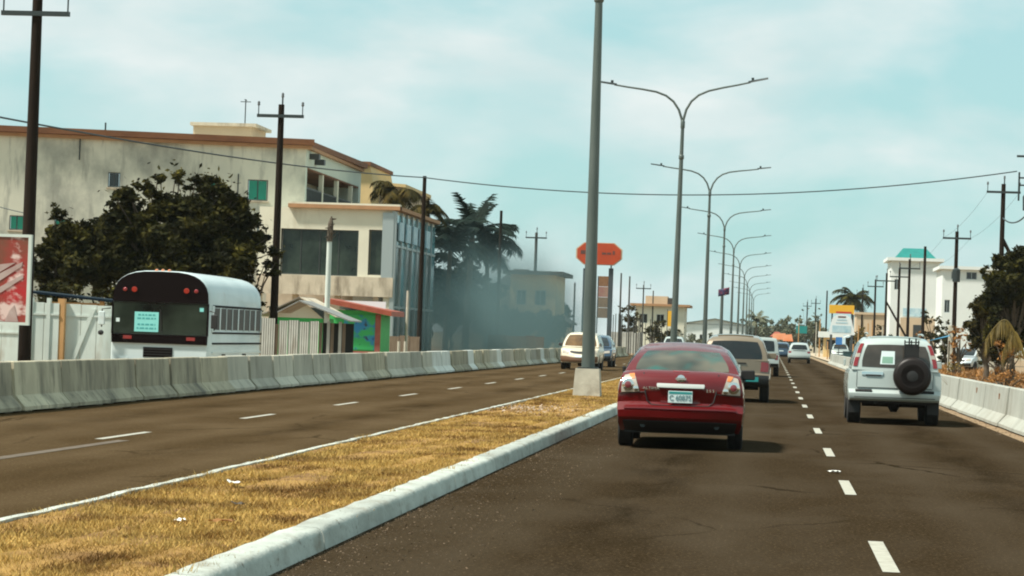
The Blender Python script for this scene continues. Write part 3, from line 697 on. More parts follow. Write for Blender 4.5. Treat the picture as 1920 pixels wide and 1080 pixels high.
def make_car(name, label, loc, rz, S, group='cars on the road', cat='car'):
    root = empty(name, loc, rz, label, cat, group)
    c = Car(); c.root = root; Lc, hw = S['L'], S['W']/2; pm_ = S['paint']
    arches = S['axles']; ra = S['wr']+.05
    def zbot(y):
        z = S['zb']
        for a in arches:
            if abs(y-a) < ra: z = max(z, S['wr']+math.sqrt(ra*ra-(y-a)**2)*.98)
        return z
    def Bf(u, v, w_):
        z_ = S['zb']+w_*(S['H']-S['zb'])
        yr = ip(S['rear'], z_)+S.get('rb',.12)*u*u+.0; yf = Lc-ip(S['front'], z_)-S.get('fb',.25)*u*u
        y = yr+v*(yf-yr)
        zt = ip(S['top'], y)-S.get('sh',.05)*abs(u)**6; zb = zbot(y)
        z = zb+w_*(zt-zb)
        x = u*hw*ip(S['plan'], y)*ip(S['sec'], z)
        return (x, y, z)
    c.B = Bf
    far = S.get('far', False)
    nv = 26 if far else 64
    us = dense(-1,1,9 if far else 17); vs_ = dense(0,1,nv); ws = dense(0,1,7 if far else 13)
    c.body = cube_mesh(Bf, us, vs_, ws).build('body', pm_, root, smooth=38, bevel=0 if far else .018)
    K = S['cab']
    def Cf(u, v, w_):
        y0 = ip(K['yr'], w_)+K.get('rb',.06)*u*u; y1 = ip(K['yf'], w_)-K.get('fb',.12)*u*u
        y = y0+v*(y1-y0); z = K['z0']+w_*(ip(K['roof'], v)-.035*u*u*w_-K['z0'])
        x = u*ip(K['hw'], w_)*(1-K.get('taper',.06)*(2*v-1)**2)
        return (x,y,z)
    c.Cb = Cf
    cab = cube_mesh(Cf, us, dense(0,1,15), dense(0,1,9)).build('cabin', S.get('cabpaint',pm_), root, smooth=38, bevel=0 if far else .02); c.cab = cab
    # glazing
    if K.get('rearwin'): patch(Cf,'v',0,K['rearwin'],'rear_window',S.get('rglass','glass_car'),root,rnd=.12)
    if K.get('windscreen'): patch(Cf,'v',1,K['windscreen'],'windscreen',S.get('wglass','glass_car'),root,rnd=.1)
    for (v0,v1) in K.get('side',[]):
        for s in (-1,1): patch(Cf,'u',s,[(v0,K.get('sw0',.12)),(v1,K.get('sw0',.12)),(v1,K.get('sw1',.84)),(v0,K.get('sw1',.84))],'side_window','glass_car',root,rnd=.1)
    # wheels
    wm = wheel_mesh(S['wr'], S.get('ww',.215))
    for a in arches:
        for s in (-1,1):
            wo = link(bpy.data.objects.new('wheel', wm[0]), root); wo.location = (s*(hw-S.get('ww',.215)/2-.02), a, S['wr']); wo.rotation_euler = (0,0,0 if s > 0 else math.pi)
            link(bpy.data.objects.new('rim', wm[1]), wo)
    MB().box(-hw*.86,hw*.86,.35,Lc-.4,S['zb']-.02,S['zb']+.12).build('underbody','black_plastic',root)
    if not far or S.get('mirrors'):
        ym, zm = K['mir']
        for s in (-1,1):
            MB().hexa([(s*hw*.93-.06,ym-.06,zm-.08),(s*hw*.93+.06+s*.16,ym-.06,zm-.08),(s*hw*.93+.06+s*.16,ym+.1,zm-.06),(s*hw*.93-.06,ym+.1,zm-.06)],
                      [(s*hw*.93-.05,ym-.06,zm+.07),(s*hw*.93+.05+s*.16,ym-.06,zm+.08),(s*hw*.93+.05+s*.16,ym+.08,zm+.05),(s*hw*.93-.05,ym+.08,zm+.05)]).build('mirror', S.get('mirmat','black_plastic'), root, bevel=.02)
    def rp(x, z, face=0):           # metres on the rear (or front) face -> (u, w)
        w_ = (z-S['zb'])/(S['H']-S['zb']); yy = .05 if face == 0 else Lc-.05
        for _ in range(8):
            pz = Bf(0,face,w_)[2]; w_ += (z-pz)/(S['H']-S['zb'])*.9
        X1 = Bf(1,face,w_)[0]
        return (x/X1, w_)
    def rear(name, mat, pts, **kw): return patch(Bf,'v',0,[rp(*p) for p in pts],name,mat,kw.pop('parent',root),**kw)
    def frontp(name, mat, pts, **kw): return patch(Bf,'v',1,[rp(*p,1) for p in pts],name,mat,kw.pop('parent',root),**kw)
    c.rear, c.frontp, c.rp = rear, frontp, rp
    def rpt(x, z, off=0): u, w_ = rp(x, z); p = Bf(u,0,w_); return (p[0], p[1]-off, p[2])
    c.rpt = rpt
    return c
_wc = {}
def wheel_mesh(r, wd):
    if (r,wd) in _wc: return _wc[(r,wd)]
    h = wd/2
    t = MB().lathe([(r*.62,-h*.9),(r*.80,-h),(r*.95,-h*.95),(r,-h*.75),(r*1.0,-h*.1),(r*.985,-h*.06),(r*.985,h*.06),(r,h*.1),(r,h*.75),(r*.95,h*.95),(r*.80,h),(r*.62,h*.9)], 28, axis='x')
    tm = t.mesh('tyre'); tm.materials.append(M['rubber'])
    m = MB().lathe([(r*.63,h*.55),(r*.64,h*.88),(r*.60,h*.9),(r*.57,h*.6),(r*.2,h*.55),(r*.14,h*.72),(0.01,h*.74)], 24, axis='x')
    for i in range(6):
        a = i*math.pi/3; ca, sa = math.cos(a), math.sin(a); wd_ = r*.09
        pts = [(h*.6,ca*r*.12-sa*wd_,sa*r*.12+ca*wd_),(h*.6,ca*r*.12+sa*wd_,sa*r*.12-ca*wd_),(h*.6,ca*r*.6+sa*wd_*.7,sa*r*.6-ca*wd_*.7),(h*.6,ca*r*.6-sa*wd_*.7,sa*r*.6+ca*wd_*.7)]
        m.hexa(pts, [(p[0]+h*.25,p[1],p[2]) for p in pts])
    rm = m.mesh('rim'); rm.materials.append(M['silver_paint'])
    for me in (tm, rm):
        bm = bmesh.new(); bm.from_mesh(me); bmesh.ops.recalc_face_normals(bm, faces=bm.faces); bm.to_mesh(me); bm.free(); shade(me, 35)
    _wc[(r,wd)] = (tm, rm); return tm, rm
def disc(name, mat, parent, p, r, th=.012, n=20, ry=None):
    return MB().lathe([(r*.2,0),(r,.0),(r,-th*.7),(r*.85,-th),(.001,-th)], n, axis='y', c=p).build(name, mat, parent, smooth=40)

# ---------- red saloon in front
S = dict(L=4.80, W=1.82, H=1.12, zb=.24, paint='paint_red', axles=(1.02,3.78), wr=.325,
    rear=[(.24,.30),(.32,.17),(.40,.07),(.47,.015),(.52,.0),(.60,.02),(.625,.075),(.66,.115),(.86,.085),(.92,.085),(.99,.10),(1.04,.13),(1.08,.19),(1.12,.32)], rb=.11,
    front=[(.24,.1),(.45,0),(.7,.06),(.9,.3),(1.12,.5)], fb=.35,
    top=[(0,1.08),(.12,1.09),(.3,1.11),(.5,1.12),(1.0,1.10),(3.2,1.02),(3.7,.95),(4.4,.80),(4.8,.62)],
    plan=[(0,.945),(.12,.97),(.35,.985),(.8,1.0),(3.9,1.0),(4.4,.93),(4.8,.74)],
    sec=[(.24,.93),(.35,.975),(.55,1.0),(.75,.995),(.9,.975),(1.0,.945),(1.12,.89)], sh=.05,
    cab=dict(z0=1.05, yr=[(0,.70),(.5,1.05),(.85,1.40),(1,1.75)], yf=[(0,3.75),(.6,3.15),(1,2.55)], roof=[(0,1.475),(.3,1.515),(.7,1.515),(1,1.48)],
             hw=[(0,.87),(.35,.80),(.75,.685),(.9,.625),(1,.53)], taper=.05, rb=.11, mir=(3.1,1.05),
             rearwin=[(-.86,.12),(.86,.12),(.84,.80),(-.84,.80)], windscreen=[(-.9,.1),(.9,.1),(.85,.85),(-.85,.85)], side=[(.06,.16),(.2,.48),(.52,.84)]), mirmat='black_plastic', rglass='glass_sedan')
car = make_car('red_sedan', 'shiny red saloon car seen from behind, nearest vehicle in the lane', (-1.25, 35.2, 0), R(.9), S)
r = car.root
for s in (-1,1):
    tl = car.rear('tail_light', 'lens_clear', [(s*.845,.80),(s*.57,.80),(s*.655,1.04),(s*.80,1.05)], off=.012, rnd=.25)
    car.rear('amber_lens', 'lens_amber', [(s*.65,.98),(s*.70,.98),(s*.74,1.05),(s*.665,1.05)], off=.018, parent=tl)
    p = car.rpt(s*.745,.905,.02); disc('bulb_ring','chrome',tl,(p[0],p[1]-.0,p[2]),.085); disc('bulb_lens','lens_mauve',tl,(p[0],p[1]-.014,p[2]),.048)
    p2 = car.rpt(s*.635,.845,.016); disc('reverse_lens','chrome',tl,(p2[0],p2[1],p2[2]),.038)
    MB().tube([car.rpt(s*.52,.34,.02),car.rpt(s*.52,.34,-.3)],.04,12).build('exhaust','galv_dark',r,smooth=40)
    patch(car.B,'u',s,[(.001,.68),(.055,.70),(.05,.84),(.001,.86)],'tail_light','lens_clear',r,off=.008,rnd=.2)
    patch(car.B,'u',s,[(.02,.10),(.9,.10),(.9,.16),(.02,.16)],'sill_trim','black_plastic',r,off=.004,n=30)
def line(pts, rad, name, mat, parent):  return MB().tube(pts, rad, 6).build(name, mat, parent, smooth=60)
seam = [car.rpt(-.54,1.07,.004),car.rpt(-.50,.80,.004),car.rpt(-.47,.68,.004),car.rpt(-.40,.625,.004)]+[car.rpt(x_,.62,.004) for x_ in np.linspace(-.3,.3,7)]+[car.rpt(.40,.625,.004),car.rpt(.47,.68,.004),car.rpt(.50,.80,.004),car.rpt(.54,1.07,.004)]
seam = [(p[0],p[1]-.012,p[2]) for p in seam]
line(seam, .008, 'boot_seam', 'black_plastic', r)
pl = car.rear('plate_recess', 'paint_red', [(-.27,.63),(.27,.63),(.33,.86),(-.33,.86)], off=.001, back=.05)
car.rear('chrome_strip', 'strip_bright', [(-.335,.872),(.335,.872),(.34,.925),(-.34,.925)], off=.03, rnd=.1, back=.05)
pz = car.rpt(0,.745,.028)
plate = MB().box(-.17,.17,pz[1]-.006,pz[1],pz[2]-.083,pz[2]+.083).build('license_plate','plate_white',r,bevel=.004)
MB().box(-.16,.16,pz[1]-.009,pz[1]-.0061,pz[2]+.042,pz[2]+.075).build('plate_band','plate_teal',plate)
text('plate_text','C 60875',.105,'plate_text',plate,(0,pz[1]-.011,pz[2]-.015),ext=.002,sx=.85)
pe = car.rpt(0,1.0,.012)
em = disc('badge_ring','chrome',r,pe,.058); MB().box(-.075,.075,pe[1]-.024,pe[1]-.013,pe[2]-.014,pe[2]+.014).build('badge_bar','chrome',em)
pt_ = car.rpt(-.42,.855,.006); text('badge_lettering','ALTIMA',.058,'chrome',r,pt_,rot=(R(90),0,R(-5)),ext=.004,sx=1.2)
pt_ = car.rpt(.42,.84,.006); text('badge_lettering','2.5 S',.055,'chrome',r,pt_,rot=(R(90),0,R(5)),ext=.004,sx=1.1)
car.rear('bumper_lower','black_plastic',[(-.76,.245),(.76,.245),(.80,.40),(-.80,.40)],off=.012,n=17)  # black panel puts the shade under the bumper into the colour
car.rear('bumper_crease','paint_red',[(-.80,.565),(.80,.565),(.78,.605),(-.78,.605)],off=.012,rnd=.05)
for s in (-1,1): line([car.rpt(s*.50,.80,.004),car.rpt(s*.66,.785,.004),car.rpt(s*.86,.79,.004)], .006, 'bumper_gap', 'black_plastic', r)
car.rear('brake_lamp','lens_red',[(-.12,1.095),(.12,1.095),(.12,1.108),(-.12,1.108)],off=.004)
# parcel shelf and seats seen through the glass would be dark; headrests as shapes against it
# ---------- white four-wheel drive with the spare wheel
S = dict(L=4.75, W=1.86, H=1.10, zb=.47, paint='paint_white_car', axles=(.92,3.78), wr=.375, ww=.265,
    rear=[(.47,.10),(.52,.01),(.60,0),(.66,.02),(.70,.10),(1.0,.12),(1.1,.13)], rb=.10, front=[(.4,.05),(.7,0),(1.0,.1),(1.1,.3)], fb=.2,
    top=[(0,1.10),(3.4,1.10),(3.7,1.06),(4.6,.98),(4.75,.85)], plan=[(0,.93),(.12,.97),(.3,1.0),(4.3,1),(4.75,.85)], sec=[(.47,.97),(.6,1.0),(.85,1.0),(1.0,.985),(1.1,.95)], sh=.03,
    cab=dict(z0=1.07, yr=[(0,.12),(.6,.20),(.9,.27),(1,.38)], yf=[(0,3.75),(.6,3.2),(1,2.85)], roof=[(0,1.73),(.3,1.77),(.8,1.76),(1,1.72)],
             hw=[(0,.875),(.3,.84),(.7,.76),(.9,.70),(1,.62)], taper=.02, rb=.07, mir=(3.2,1.2),
             rearwin=[(-.80,.10),(.84,.10),(.84,.80),(-.80,.80)], windscreen=[(-.9,.1),(.9,.1),(.85,.85),(-.85,.85)], side=[(.05,.27),(.31,.56),(.6,.86)]), mirmat='paint_white_car', rglass='glass_suv')
car = make_car('white_four_wheel_drive', 'white four-wheel drive with black spare wheel on its back, in the right lane', (2.46, 50.3, 0), R(-.6), S)
r = car.root
for s in (-1,1):
    for (a,b) in ((.12,.40),(.52,.84)): patch(car.Cb,'v',0,[(s*.985,a),(s*.885,a),(s*.885,b),(s*.985,b)] if s > 0 else [(s*.985,a),(s*.885,a),(s*.885,b),(s*.985,b)],'tail_light','lens_red',r,off=.014,rnd=.1)
    patch(car.Cb,'v',0,[(s*.985,.40),(s*.885,.40),(s*.885,.52),(s*.985,.52)],'tail_light','lens_clear',r,off=.013)
    car.rear('bumper_step','black_plastic',[(s*.62-.16,.66),(s*.62+.16,.66),(s*.62+.16,.69),(s*.62-.16,.69)],off=.012)
    MB().box(s*.78-.11,s*.78+.11,.44,.46,.22,.55).build('mud_flap','black_plastic',r)
    MB().tube([(s*.55,.6,1.80),(s*.55,1.2,1.82),(s*.55,2.6,1.82),(s*.55,2.9,1.78)],.02,6).build('roof_rail','paint_white_car',r,smooth=60)
MB().tube([(-.62,.92,.40),(.62,.92,.40)],.06,8).build('axle','black_plastic',r,smooth=50)
MB().lathe([(.02,-.14),(.15,-.06),(.15,.06),(.02,.14)],12,axis='x',c=(.02,.92,.39)).build('differential','black_plastic',r,smooth=50)
MB().tube([(-.35,.15,.45),(-.35,.9,.42)],.035,8).build('exhaust','black_plastic',r,smooth=50)
MB().box(-.7,.7,.3,.42,.42,.5).build('tow_beam','black_plastic',r)
sp = MB().lathe([(.05,-.28),(.30,-.28),(.345,-.262),(.372,-.225),(.378,-.15),(.375,-.08),(.34,-.05),(.05,-.05)],36,axis='y',c=(.33,.10,.985)).build('spare_wheel','cover_black',r,smooth=35)
MB().lathe([(.22,-.288),(.235,-.292),(.25,-.288)],36,axis='y',c=(.33,.10,.985)).build('cover_ring','cover_black',sp,smooth=35)
MB().lathe([(.02,-.293),(.10,-.291),(.12,-.284)],28,axis='y',c=(.33,.10,.985)).build('cover_hub','black_plastic',sp,smooth=35)
MB().box(.20,.46,-.02,.16,.90,1.05).build('spare_carrier','black_plastic',r)
gate = car.rear('tailgate_seam','paint_white_car',[(-.74,.74),(.74,.74),(.76,1.08),(-.76,1.08)],off=.014,n=15)
car.rear('handle_panel','chrome',[(-.66,.985),(-.24,.985),(-.24,1.045),(-.66,1.045)],off=.035,parent=gate)
car.rear('handle_recess','black_plastic',[(-.58,.965),(-.28,.965),(-.28,.992),(-.58,.992)],off=.038,parent=gate)
line([car.rpt(x_,.735,.016) for x_ in np.linspace(-.74,.74,9)], .006, 'tailgate_gap', 'black_plastic', r)
for s in (-1,1): line([car.rpt(s*.755,z_,.016) for z_ in np.linspace(.74,1.07,5)], .006, 'tailgate_gap', 'black_plastic', r)
line([car.rpt(x_,.545,.012) for x_ in np.linspace(-.80,.80,11)], .007, 'bumper_gap', 'black_plastic', r)
rk = MB()
for x_ in (.17,.30,.44): rk.tube([(x_,.05,1.30),(x_,.05,1.70)],.014,6)
for z_ in (1.31,1.50,1.66): rk.tube([(.17,.05,z_),(.46,.05,z_)],.012,6)
rk.box(.18,.45,.03,.12,1.33,1.62); rk.box(.24,.27,.0,.05,1.62,1.74); rk.box(.37,.40,.0,.05,1.62,1.74)
rk.build('rear_rack','black_plastic',r)
patch(car.Cb,'v',0,[(-.36,.20),(-.02,.20),(-.02,.60),(-.36,.60)],'window_sticker','plate_white',r,off=.009)
patch(car.Cb,'v',0,[(-.32,.23),(-.06,.23),(-.06,.43),(-.32,.43)],'window_sticker','sticker_green',r,off=.011)
patch(car.Cb,'w',1,[(-.8,.02),(.8,.02),(.8,.10),(-.8,.10)],'spoiler','paint_white_car',r,off=.03,n=9,m=3)
# ---------- gold SUV ahead of the red car
S = dict(L=4.7, W=1.84, H=1.10, zb=.42, paint='paint_gold', axles=(.95,3.65), wr=.37, ww=.25,
    rear=[(.42,.12),(.5,.02),(.65,0),(.72,.04),(.76,.09),(1.1,.11)], rb=.12, front=[(.4,.05),(.7,0),(1.0,.1),(1.1,.3)], fb=.2,
    top=[(0,1.1),(3.4,1.09),(3.7,1.04),(4.5,.95),(4.7,.8)], plan=[(0,.92),(.15,.97),(.4,1),(4.2,1),(4.7,.85)], sec=[(.42,.96),(.6,1),(.9,1),(1.1,.95)], sh=.03,
    cab=dict(z0=1.06, yr=[(0,.12),(.6,.24),(.9,.34),(1,.48)], yf=[(0,3.7),(.6,3.2),(1,2.8)], roof=[(0,1.70),(.3,1.75),(.8,1.74),(1,1.7)],
             hw=[(0,.86),(.3,.83),(.7,.74),(.9,.68),(1,.58)], taper=.02, rb=.08, mir=(3.1,1.2),
             rearwin=[(-.86,.08),(.86,.08),(.84,.80),(-.84,.80)], windscreen=[(-.9,.1),(.9,.1),(.85,.85),(-.85,.85)], side=[(.05,.27),(.31,.56),(.6,.86)]), mirmat='paint_gold')
car = make_car('gold_suv', 'beige gold SUV partly hidden ahead of the red saloon', (-.93, 64.6, 0), 0, S); r = car.root
for s in (-1,1):
    car.rear('tail_light','lens_red',[(s*.86,.80),(s*.66,.80),(s*.68,1.06),(s*.86,1.06)],off=.014,rnd=.15)
    patch(car.B,'u',s,[(.001,.52),(.05,.52),(.05,.9),(.001,.9)],'tail_light','lens_red',r,off=.008)
car.rear('bumper','black_plastic',[(-.88,.44),(.88,.44),(.88,.70),(-.88,.70)],off=.03,n=15)
car.rear('tailgate_strip','black_plastic',[(-.45,.985),(.30,.985),(.30,1.02),(-.45,1.02)],off=.02)
pz = car.rpt(.0,.88,.012); pl = MB().box(-.2,.14,pz[1]-.006,pz[1]+.02,pz[2]-.08,pz[2]+.08).build('license_plate','plate_white',r)
patch(car.Cb,'w',1,[(-.8,.01),(.8,.01),(.8,.12),(-.8,.12)],'spoiler','paint_gold',r,off=.03,m=3)
pz = car.rpt(.42,.60,.05); MB().box(.30,.62,pz[1]-.01,pz[1]+.02,pz[2]-.06,pz[2]+.06).build('tow_cover','plate_teal',r)
MB().tube([(-.62,.95,.37),(.62,.95,.37)],.06,8).build('axle','black_plastic',r,smooth=50)
# ---------- white boxy jeep further ahead
S = dict(L=4.2, W=1.76, H=1.12, zb=.45, paint='paint_white_car', axles=(.85,3.3), wr=.37, ww=.25, far=True,
    rear=[(.45,.06),(.6,0),(.7,.05),(1.12,.06)], rb=.05, front=[(.4,.05),(1.1,.1)], fb=.1,
    top=[(0,1.12),(3.2,1.1),(4.2,1.0)], plan=[(0,.97),(.2,1),(4,1),(4.2,.93)], sec=[(.45,.98),(1.12,.97)], sh=.02,
    cab=dict(z0=1.08, yr=[(0,.06),(.9,.12),(1,.18)], yf=[(0,3.0),(1,2.7)], roof=[(0,1.80),(1,1.80)], hw=[(0,.84),(.8,.77),(1,.70)], taper=.01, rb=.03,
             rearwin=[(-.80,.10),(.80,.10),(.80,.80),(-.80,.80)], windscreen=[(-.9,.1),(.9,.1),(.85,.85),(-.85,.85)], side=[(.06,.35),(.4,.62),(.66,.94)], mir=(2.9,1.2)))
car = make_car('white_jeep', 'boxy white jeep ahead of the gold SUV', (-.50, 116, 0), 0, S); r = car.root
for s in (-1,1): car.rear('tail_light','lens_red',[(s*.80,.78),(s*.66,.78),(s*.66,1.0),(s*.80,1.0)],off=.014)
car.rear('vent_panel','glass_car',[(.30,.85),(.62,.85),(.62,1.02),(.30,1.02)],off=.014)
car.rear('bumper','black_plastic',[(-.84,.48),(.84,.48),(.84,.60),(-.84,.60)],off=.04)
# ---------- white SUV far ahead in the right lane, reused shape for other far cars
def suv(paint, **kw):
    d = dict(L=4.4, W=1.80, H=1.06, zb=.33, paint=paint, axles=(.9,3.5), wr=.34, ww=.22, far=True,
        rear=[(.33,.08),(.5,0),(.7,.02),(.74,.07),(1.06,.10)], rb=.12, front=[(.33,.1),(.5,0),(.75,.05),(1.06,.3)], fb=.25,
        top=[(0,1.06),(3.2,1.04),(3.5,.99),(4.2,.86),(4.4,.7)], plan=[(0,.92),(.2,.98),(.5,1),(3.9,1),(4.4,.84)], sec=[(.33,.95),(.55,1),(.9,.99),(1.06,.94)], sh=.03,
        cab=dict(z0=1.02, yr=[(0,.12),(.6,.26),(.9,.38),(1,.55)], yf=[(0,3.55),(.6,3.0),(1,2.5)], roof=[(0,1.60),(.4,1.66),(.8,1.65),(1,1.6)],
             hw=[(0,.84),(.3,.81),(.7,.71),(.9,.64),(1,.54)], taper=.02, rb=.08, mir=(2.95,1.1),
             rearwin=[(-.80,.12),(.80,.12),(.78,.80),(-.78,.80)], windscreen=[(-.88,.08),(.88,.08),(.84,.88),(-.84,.88)], side=[(.05,.27),(.31,.56),(.6,.86)]))
    d.update(kw); return d
def rear_kit(car, plate=True):
    for s in (-1,1): car.rear('tail_light','lens_red',[(s*.84,.74),(s*.62,.74),(s*.64,.96),(s*.84,.98)],off=.012)
    car.rear('bumper','black_plastic',[(-.84,.36),(.84,.36),(.84,.46),(-.84,.46)],off=.02)
    if plate: car.rear('license_plate','plate_white',[(-.2,.78),(.2,.78),(.2,.90),(-.2,.90)],off=.012)
def front_kit(car, grille='black_plastic', bumper='black_plastic', bz=(.36,.52), grz=(.64,.78)):
    for s in (-1,1): car.frontp('headlight','lens_clear',[(s*.80,.68),(s*.52,.66),(s*.50,.80),(s*.78,.84)],off=.012,rnd=.2)
    car.frontp('grille',grille,[(-.44,grz[0]),(.44,grz[0]),(.46,grz[1]),(-.46,grz[1])],off=.012)
    car.frontp('bumper',bumper,[(-.84,bz[0]),(.84,bz[0]),(.84,bz[1]),(-.84,bz[1])],off=.02)
    car.frontp('license_plate','plate_white',[(-.2,bz[1]+.01),(.2,bz[1]+.01),(.2,bz[1]+.11),(-.2,bz[1]+.11)],off=.012)
car = make_car('white_suv', 'small distant white SUV in the right lane, beyond the lane dashes', (2.2, 200, 0), 0, suv('paint_white_car', mirrors=True)); rear_kit(car, False)
car.rear('rear_lamp_bar','black_plastic',[(-.5,1.0),(.5,1.0),(.5,1.04),(-.5,1.04)],off=.01)
car = make_car('dark_car', 'tiny dark car far ahead between the jeep and the white SUV', (.9, 232, 0), 0, suv('paint_blue', mirrors=True)); rear_kit(car)
# ---------- cream minivan coming towards us on the left carriageway
car = make_car('cream_minivan', 'cream minivan behind the lamp pole on the left carriageway', (-8.80, 119.5, 0), math.pi,
    suv('paint_cream', L=4.5, H=1.10, wglass='glass_amber', far=False,
        top=[(0,1.1),(3.2,1.08),(3.6,1.04),(4.3,.92),(4.5,.75)], front=[(.33,.06),(.5,0),(.8,.02),(1.1,.18)],
        cab=dict(z0=1.05, yr=[(0,.1),(.9,.25),(1,.4)], yf=[(0,3.7),(.6,3.25),(1,2.8)], roof=[(0,1.70),(.4,1.75),(.8,1.74),(1,1.7)], hw=[(0,.86),(.3,.83),(.7,.74),(.9,.68),(1,.58)],
            taper=.02, rb=.06, mir=(3.1,1.16), rearwin=[(-.8,.12),(.8,.12),(.78,.8),(-.78,.8)], windscreen=[(-.9,.06),(.9,.06),(.86,.88),(-.86,.88)], side=[(.05,.27),(.31,.56),(.6,.86)])))
front_kit(car, bumper='brown_trim', bz=(.36,.56), grz=(.74,.84))
car = make_car('dark_blue_car', 'dark blue car half hidden right of the cream minivan', (P(1148,650,129)[0]-.9, 133, 0), math.pi, suv('paint_blue', mirrors=True)); front_kit(car)
# ---------- white pickup, far on the left carriageway
car = make_car('white_pickup', 'far white pickup just above the red saloon roof', (-7.45, 196, 0), math.pi,
    suv('paint_white_car', L=5.1, W=1.8, H=1.08, axles=(1.1,4.1), zb=.42, wr=.37, mirrors=True, top=[(0,.98),(2.2,.98),(2.3,1.06),(3.9,1.06),(4.9,.98),(5.1,.85)],
        cab=dict(z0=1.03, yr=[(0,2.3),(1,2.55)], yf=[(0,4.15),(.6,3.8),(1,3.45)], roof=[(0,1.74),(.5,1.78),(1,1.74)], hw=[(0,.83),(.4,.79),(.8,.71),(1,.60)], taper=.02, mir=(3.8,1.2),
            rearwin=[(-.8,.12),(.8,.12),(.78,.8),(-.78,.8)], windscreen=[(-.9,.08),(.9,.08),(.85,.85),(-.85,.85)], side=[(.08,.45),(.52,.88)])), cat='pickup'); front_kit(car, bz=(.45,.6), grz=(.7,.88))
# ---------- parked cars on the right
car = make_car('parked_car', 'pale blue-white parked car beyond the right barrier under the trees', (14.4, 173, .09), R(152), suv('paint_silver', mirrors=True, H=1.0), 'cars parked on the right'); front_kit(car)
car = make_car('parked_car', 'tiny white parked car behind the dark bin on the right roadside', (7.0, 262, .10), math.pi, suv('paint_white_car', mirrors=True), 'cars parked on the right'); front_kit(car)

# ================================================================== the white bus
by = 61.0; bx = (P(205,680,by)[0]+P(390,680,by)[0])/2
bus = empty('white_bus', (bx, by, 0.0), R(0), 'old white bus with black face and curved roof behind the barrier', 'bus')
BW, BL, BH = 1.25, 6.6, 2.98
def roof_prof(s=1.0, z0=.45, dz=0.0):      # cross-section outline from lower left over the roof to lower right
    pts = [(-BW*s, z0), (-BW*s, 2.20+dz)]
    for i in range(1, 16):
        a = math.pi*(1-i/16); ca, sa = math.cos(a), math.sin(a)
        pts.append((BW*s*math.copysign(abs(ca)**.62, ca), 2.20+dz+(BH-2.20)*s*abs(sa)**.80))
    pts += [(BW*s, 2.20+dz), (BW*s, z0)]
    return pts
mb = MB(); secs = [(0.0,.955),(.05,.985),(.16,1.0),(1.0,1.0),(BL-1.2,1.0),(BL-.35,.985),(BL-.1,.95),(BL,.86)]
ring = len(roof_prof())
for (y_, s_) in secs: mb.v += [(p[0],y_,p[1]) for p in roof_prof(s_)]
for i in range(len(secs)-1):
    for j in range(ring-1): mb.f.append((i*ring+j,i*ring+j+1,(i+1)*ring+j+1,(i+1)*ring+j))
    mb.f.append((i*ring+ring-1,i*ring,(i+1)*ring,(i+1)*ring+ring-1))
mb.f.append(tuple(range(ring))); mb.f.append(tuple((len(secs)-1)*ring+j for j in range(ring)))
mb.build('body', 'bus_white', bus, smooth=40)
def face(name, mat, poly, y0, y1, parent=bus, bevel=0): return MB().prism(poly, 'y', y0, y1).build(name, mat, parent, bevel=bevel)
arch = [p for p in roof_prof(.965, 2.0) if p[1] >= 2.0]
arch = [(p[0], min(p[1], 2.955)) for p in arch]
hd_ = face('header_panel', 'bus_black', [(-BW*.965,2.14)]+[p for p in arch if p[1] > 2.15]+[(BW*.965,2.14)], -.045, .02)
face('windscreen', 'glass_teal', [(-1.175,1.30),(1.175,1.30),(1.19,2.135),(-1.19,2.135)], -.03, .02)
cw = face('cowl_panel', 'bus_black', [(-1.205,1.06),(1.205,1.06),(1.215,1.295),(-1.215,1.295)], -.05, .02)
for s in (-1,1):
    face('windscreen_pillar','bus_black',[(s*1.18,1.296),(s*1.225,1.296),(s*1.225,2.138),(s*1.195,2.138)],-.04,.02)
    disc('warning_lamp','lamp_orange',bus,(s*.66,-.047,2.46),.072,th=.04)
    disc('warning_lamp','lens_red',bus,(s*.90,-.047,2.46),.055,th=.02)
    face('turn_lamp','lens_red',[(s*.80-.11,1.16),(s*.80+.11,1.16),(s*.80+.11,1.25),(s*.80-.11,1.25)],-.062,-.045)
    MB().tube([(s*1.26,-.02,1.95),(s*1.42,-.22,1.92),(s*1.42,-.22,1.45)],.018,6).build('mirror_arm','black_plastic',bus,smooth=60)
    MB().box(s*1.42-.08,s*1.42+.08,-.27,-.20,1.50,1.86).build('mirror','bus_white' if s < 0 else 'black_plastic',bus,bevel=.02)
MB().lathe([(.01,-.1),(.06,-.08),(.07,0),(.05,.06)],12,axis='y',c=(-1.43,-.22,1.30)).build('round_mirror','black_plastic',bus,smooth=40)
for x_ in (-.16,.0,.16): MB().lathe([(.02,2.96),(.05,2.97),(.045,3.0),(.01,3.02)],10,c=(x_,.12,0)).build('marker_lamp','lens_amber',bus,smooth=40)
face('grille','bus_black',[(-.40,.70),(.34,.70),(.34,.96),(-.40,.96)],-.02,.02)
for z_ in (.76,.83,.90): face('grille_slat','black_plastic',[(-.39,z_),(.33,z_),(.33,z_+.02),(-.39,z_+.02)],-.028,-.018)
face('hatch','bus_white',[(-1.02,.52),(-.78,.52),(-.78,.68),(-1.02,.68)],-.016,.02)
face('bumper','black_plastic',[(-1.24,.42),(1.24,.42),(1.24,.60),(-1.24,.60)],-.14,.02,bevel=.03)
pap = face('paper_sign','paper_cyan',[(-.64,1.36),(-.03,1.36),(-.03,1.88),(-.64,1.88)],-.038,-.031)
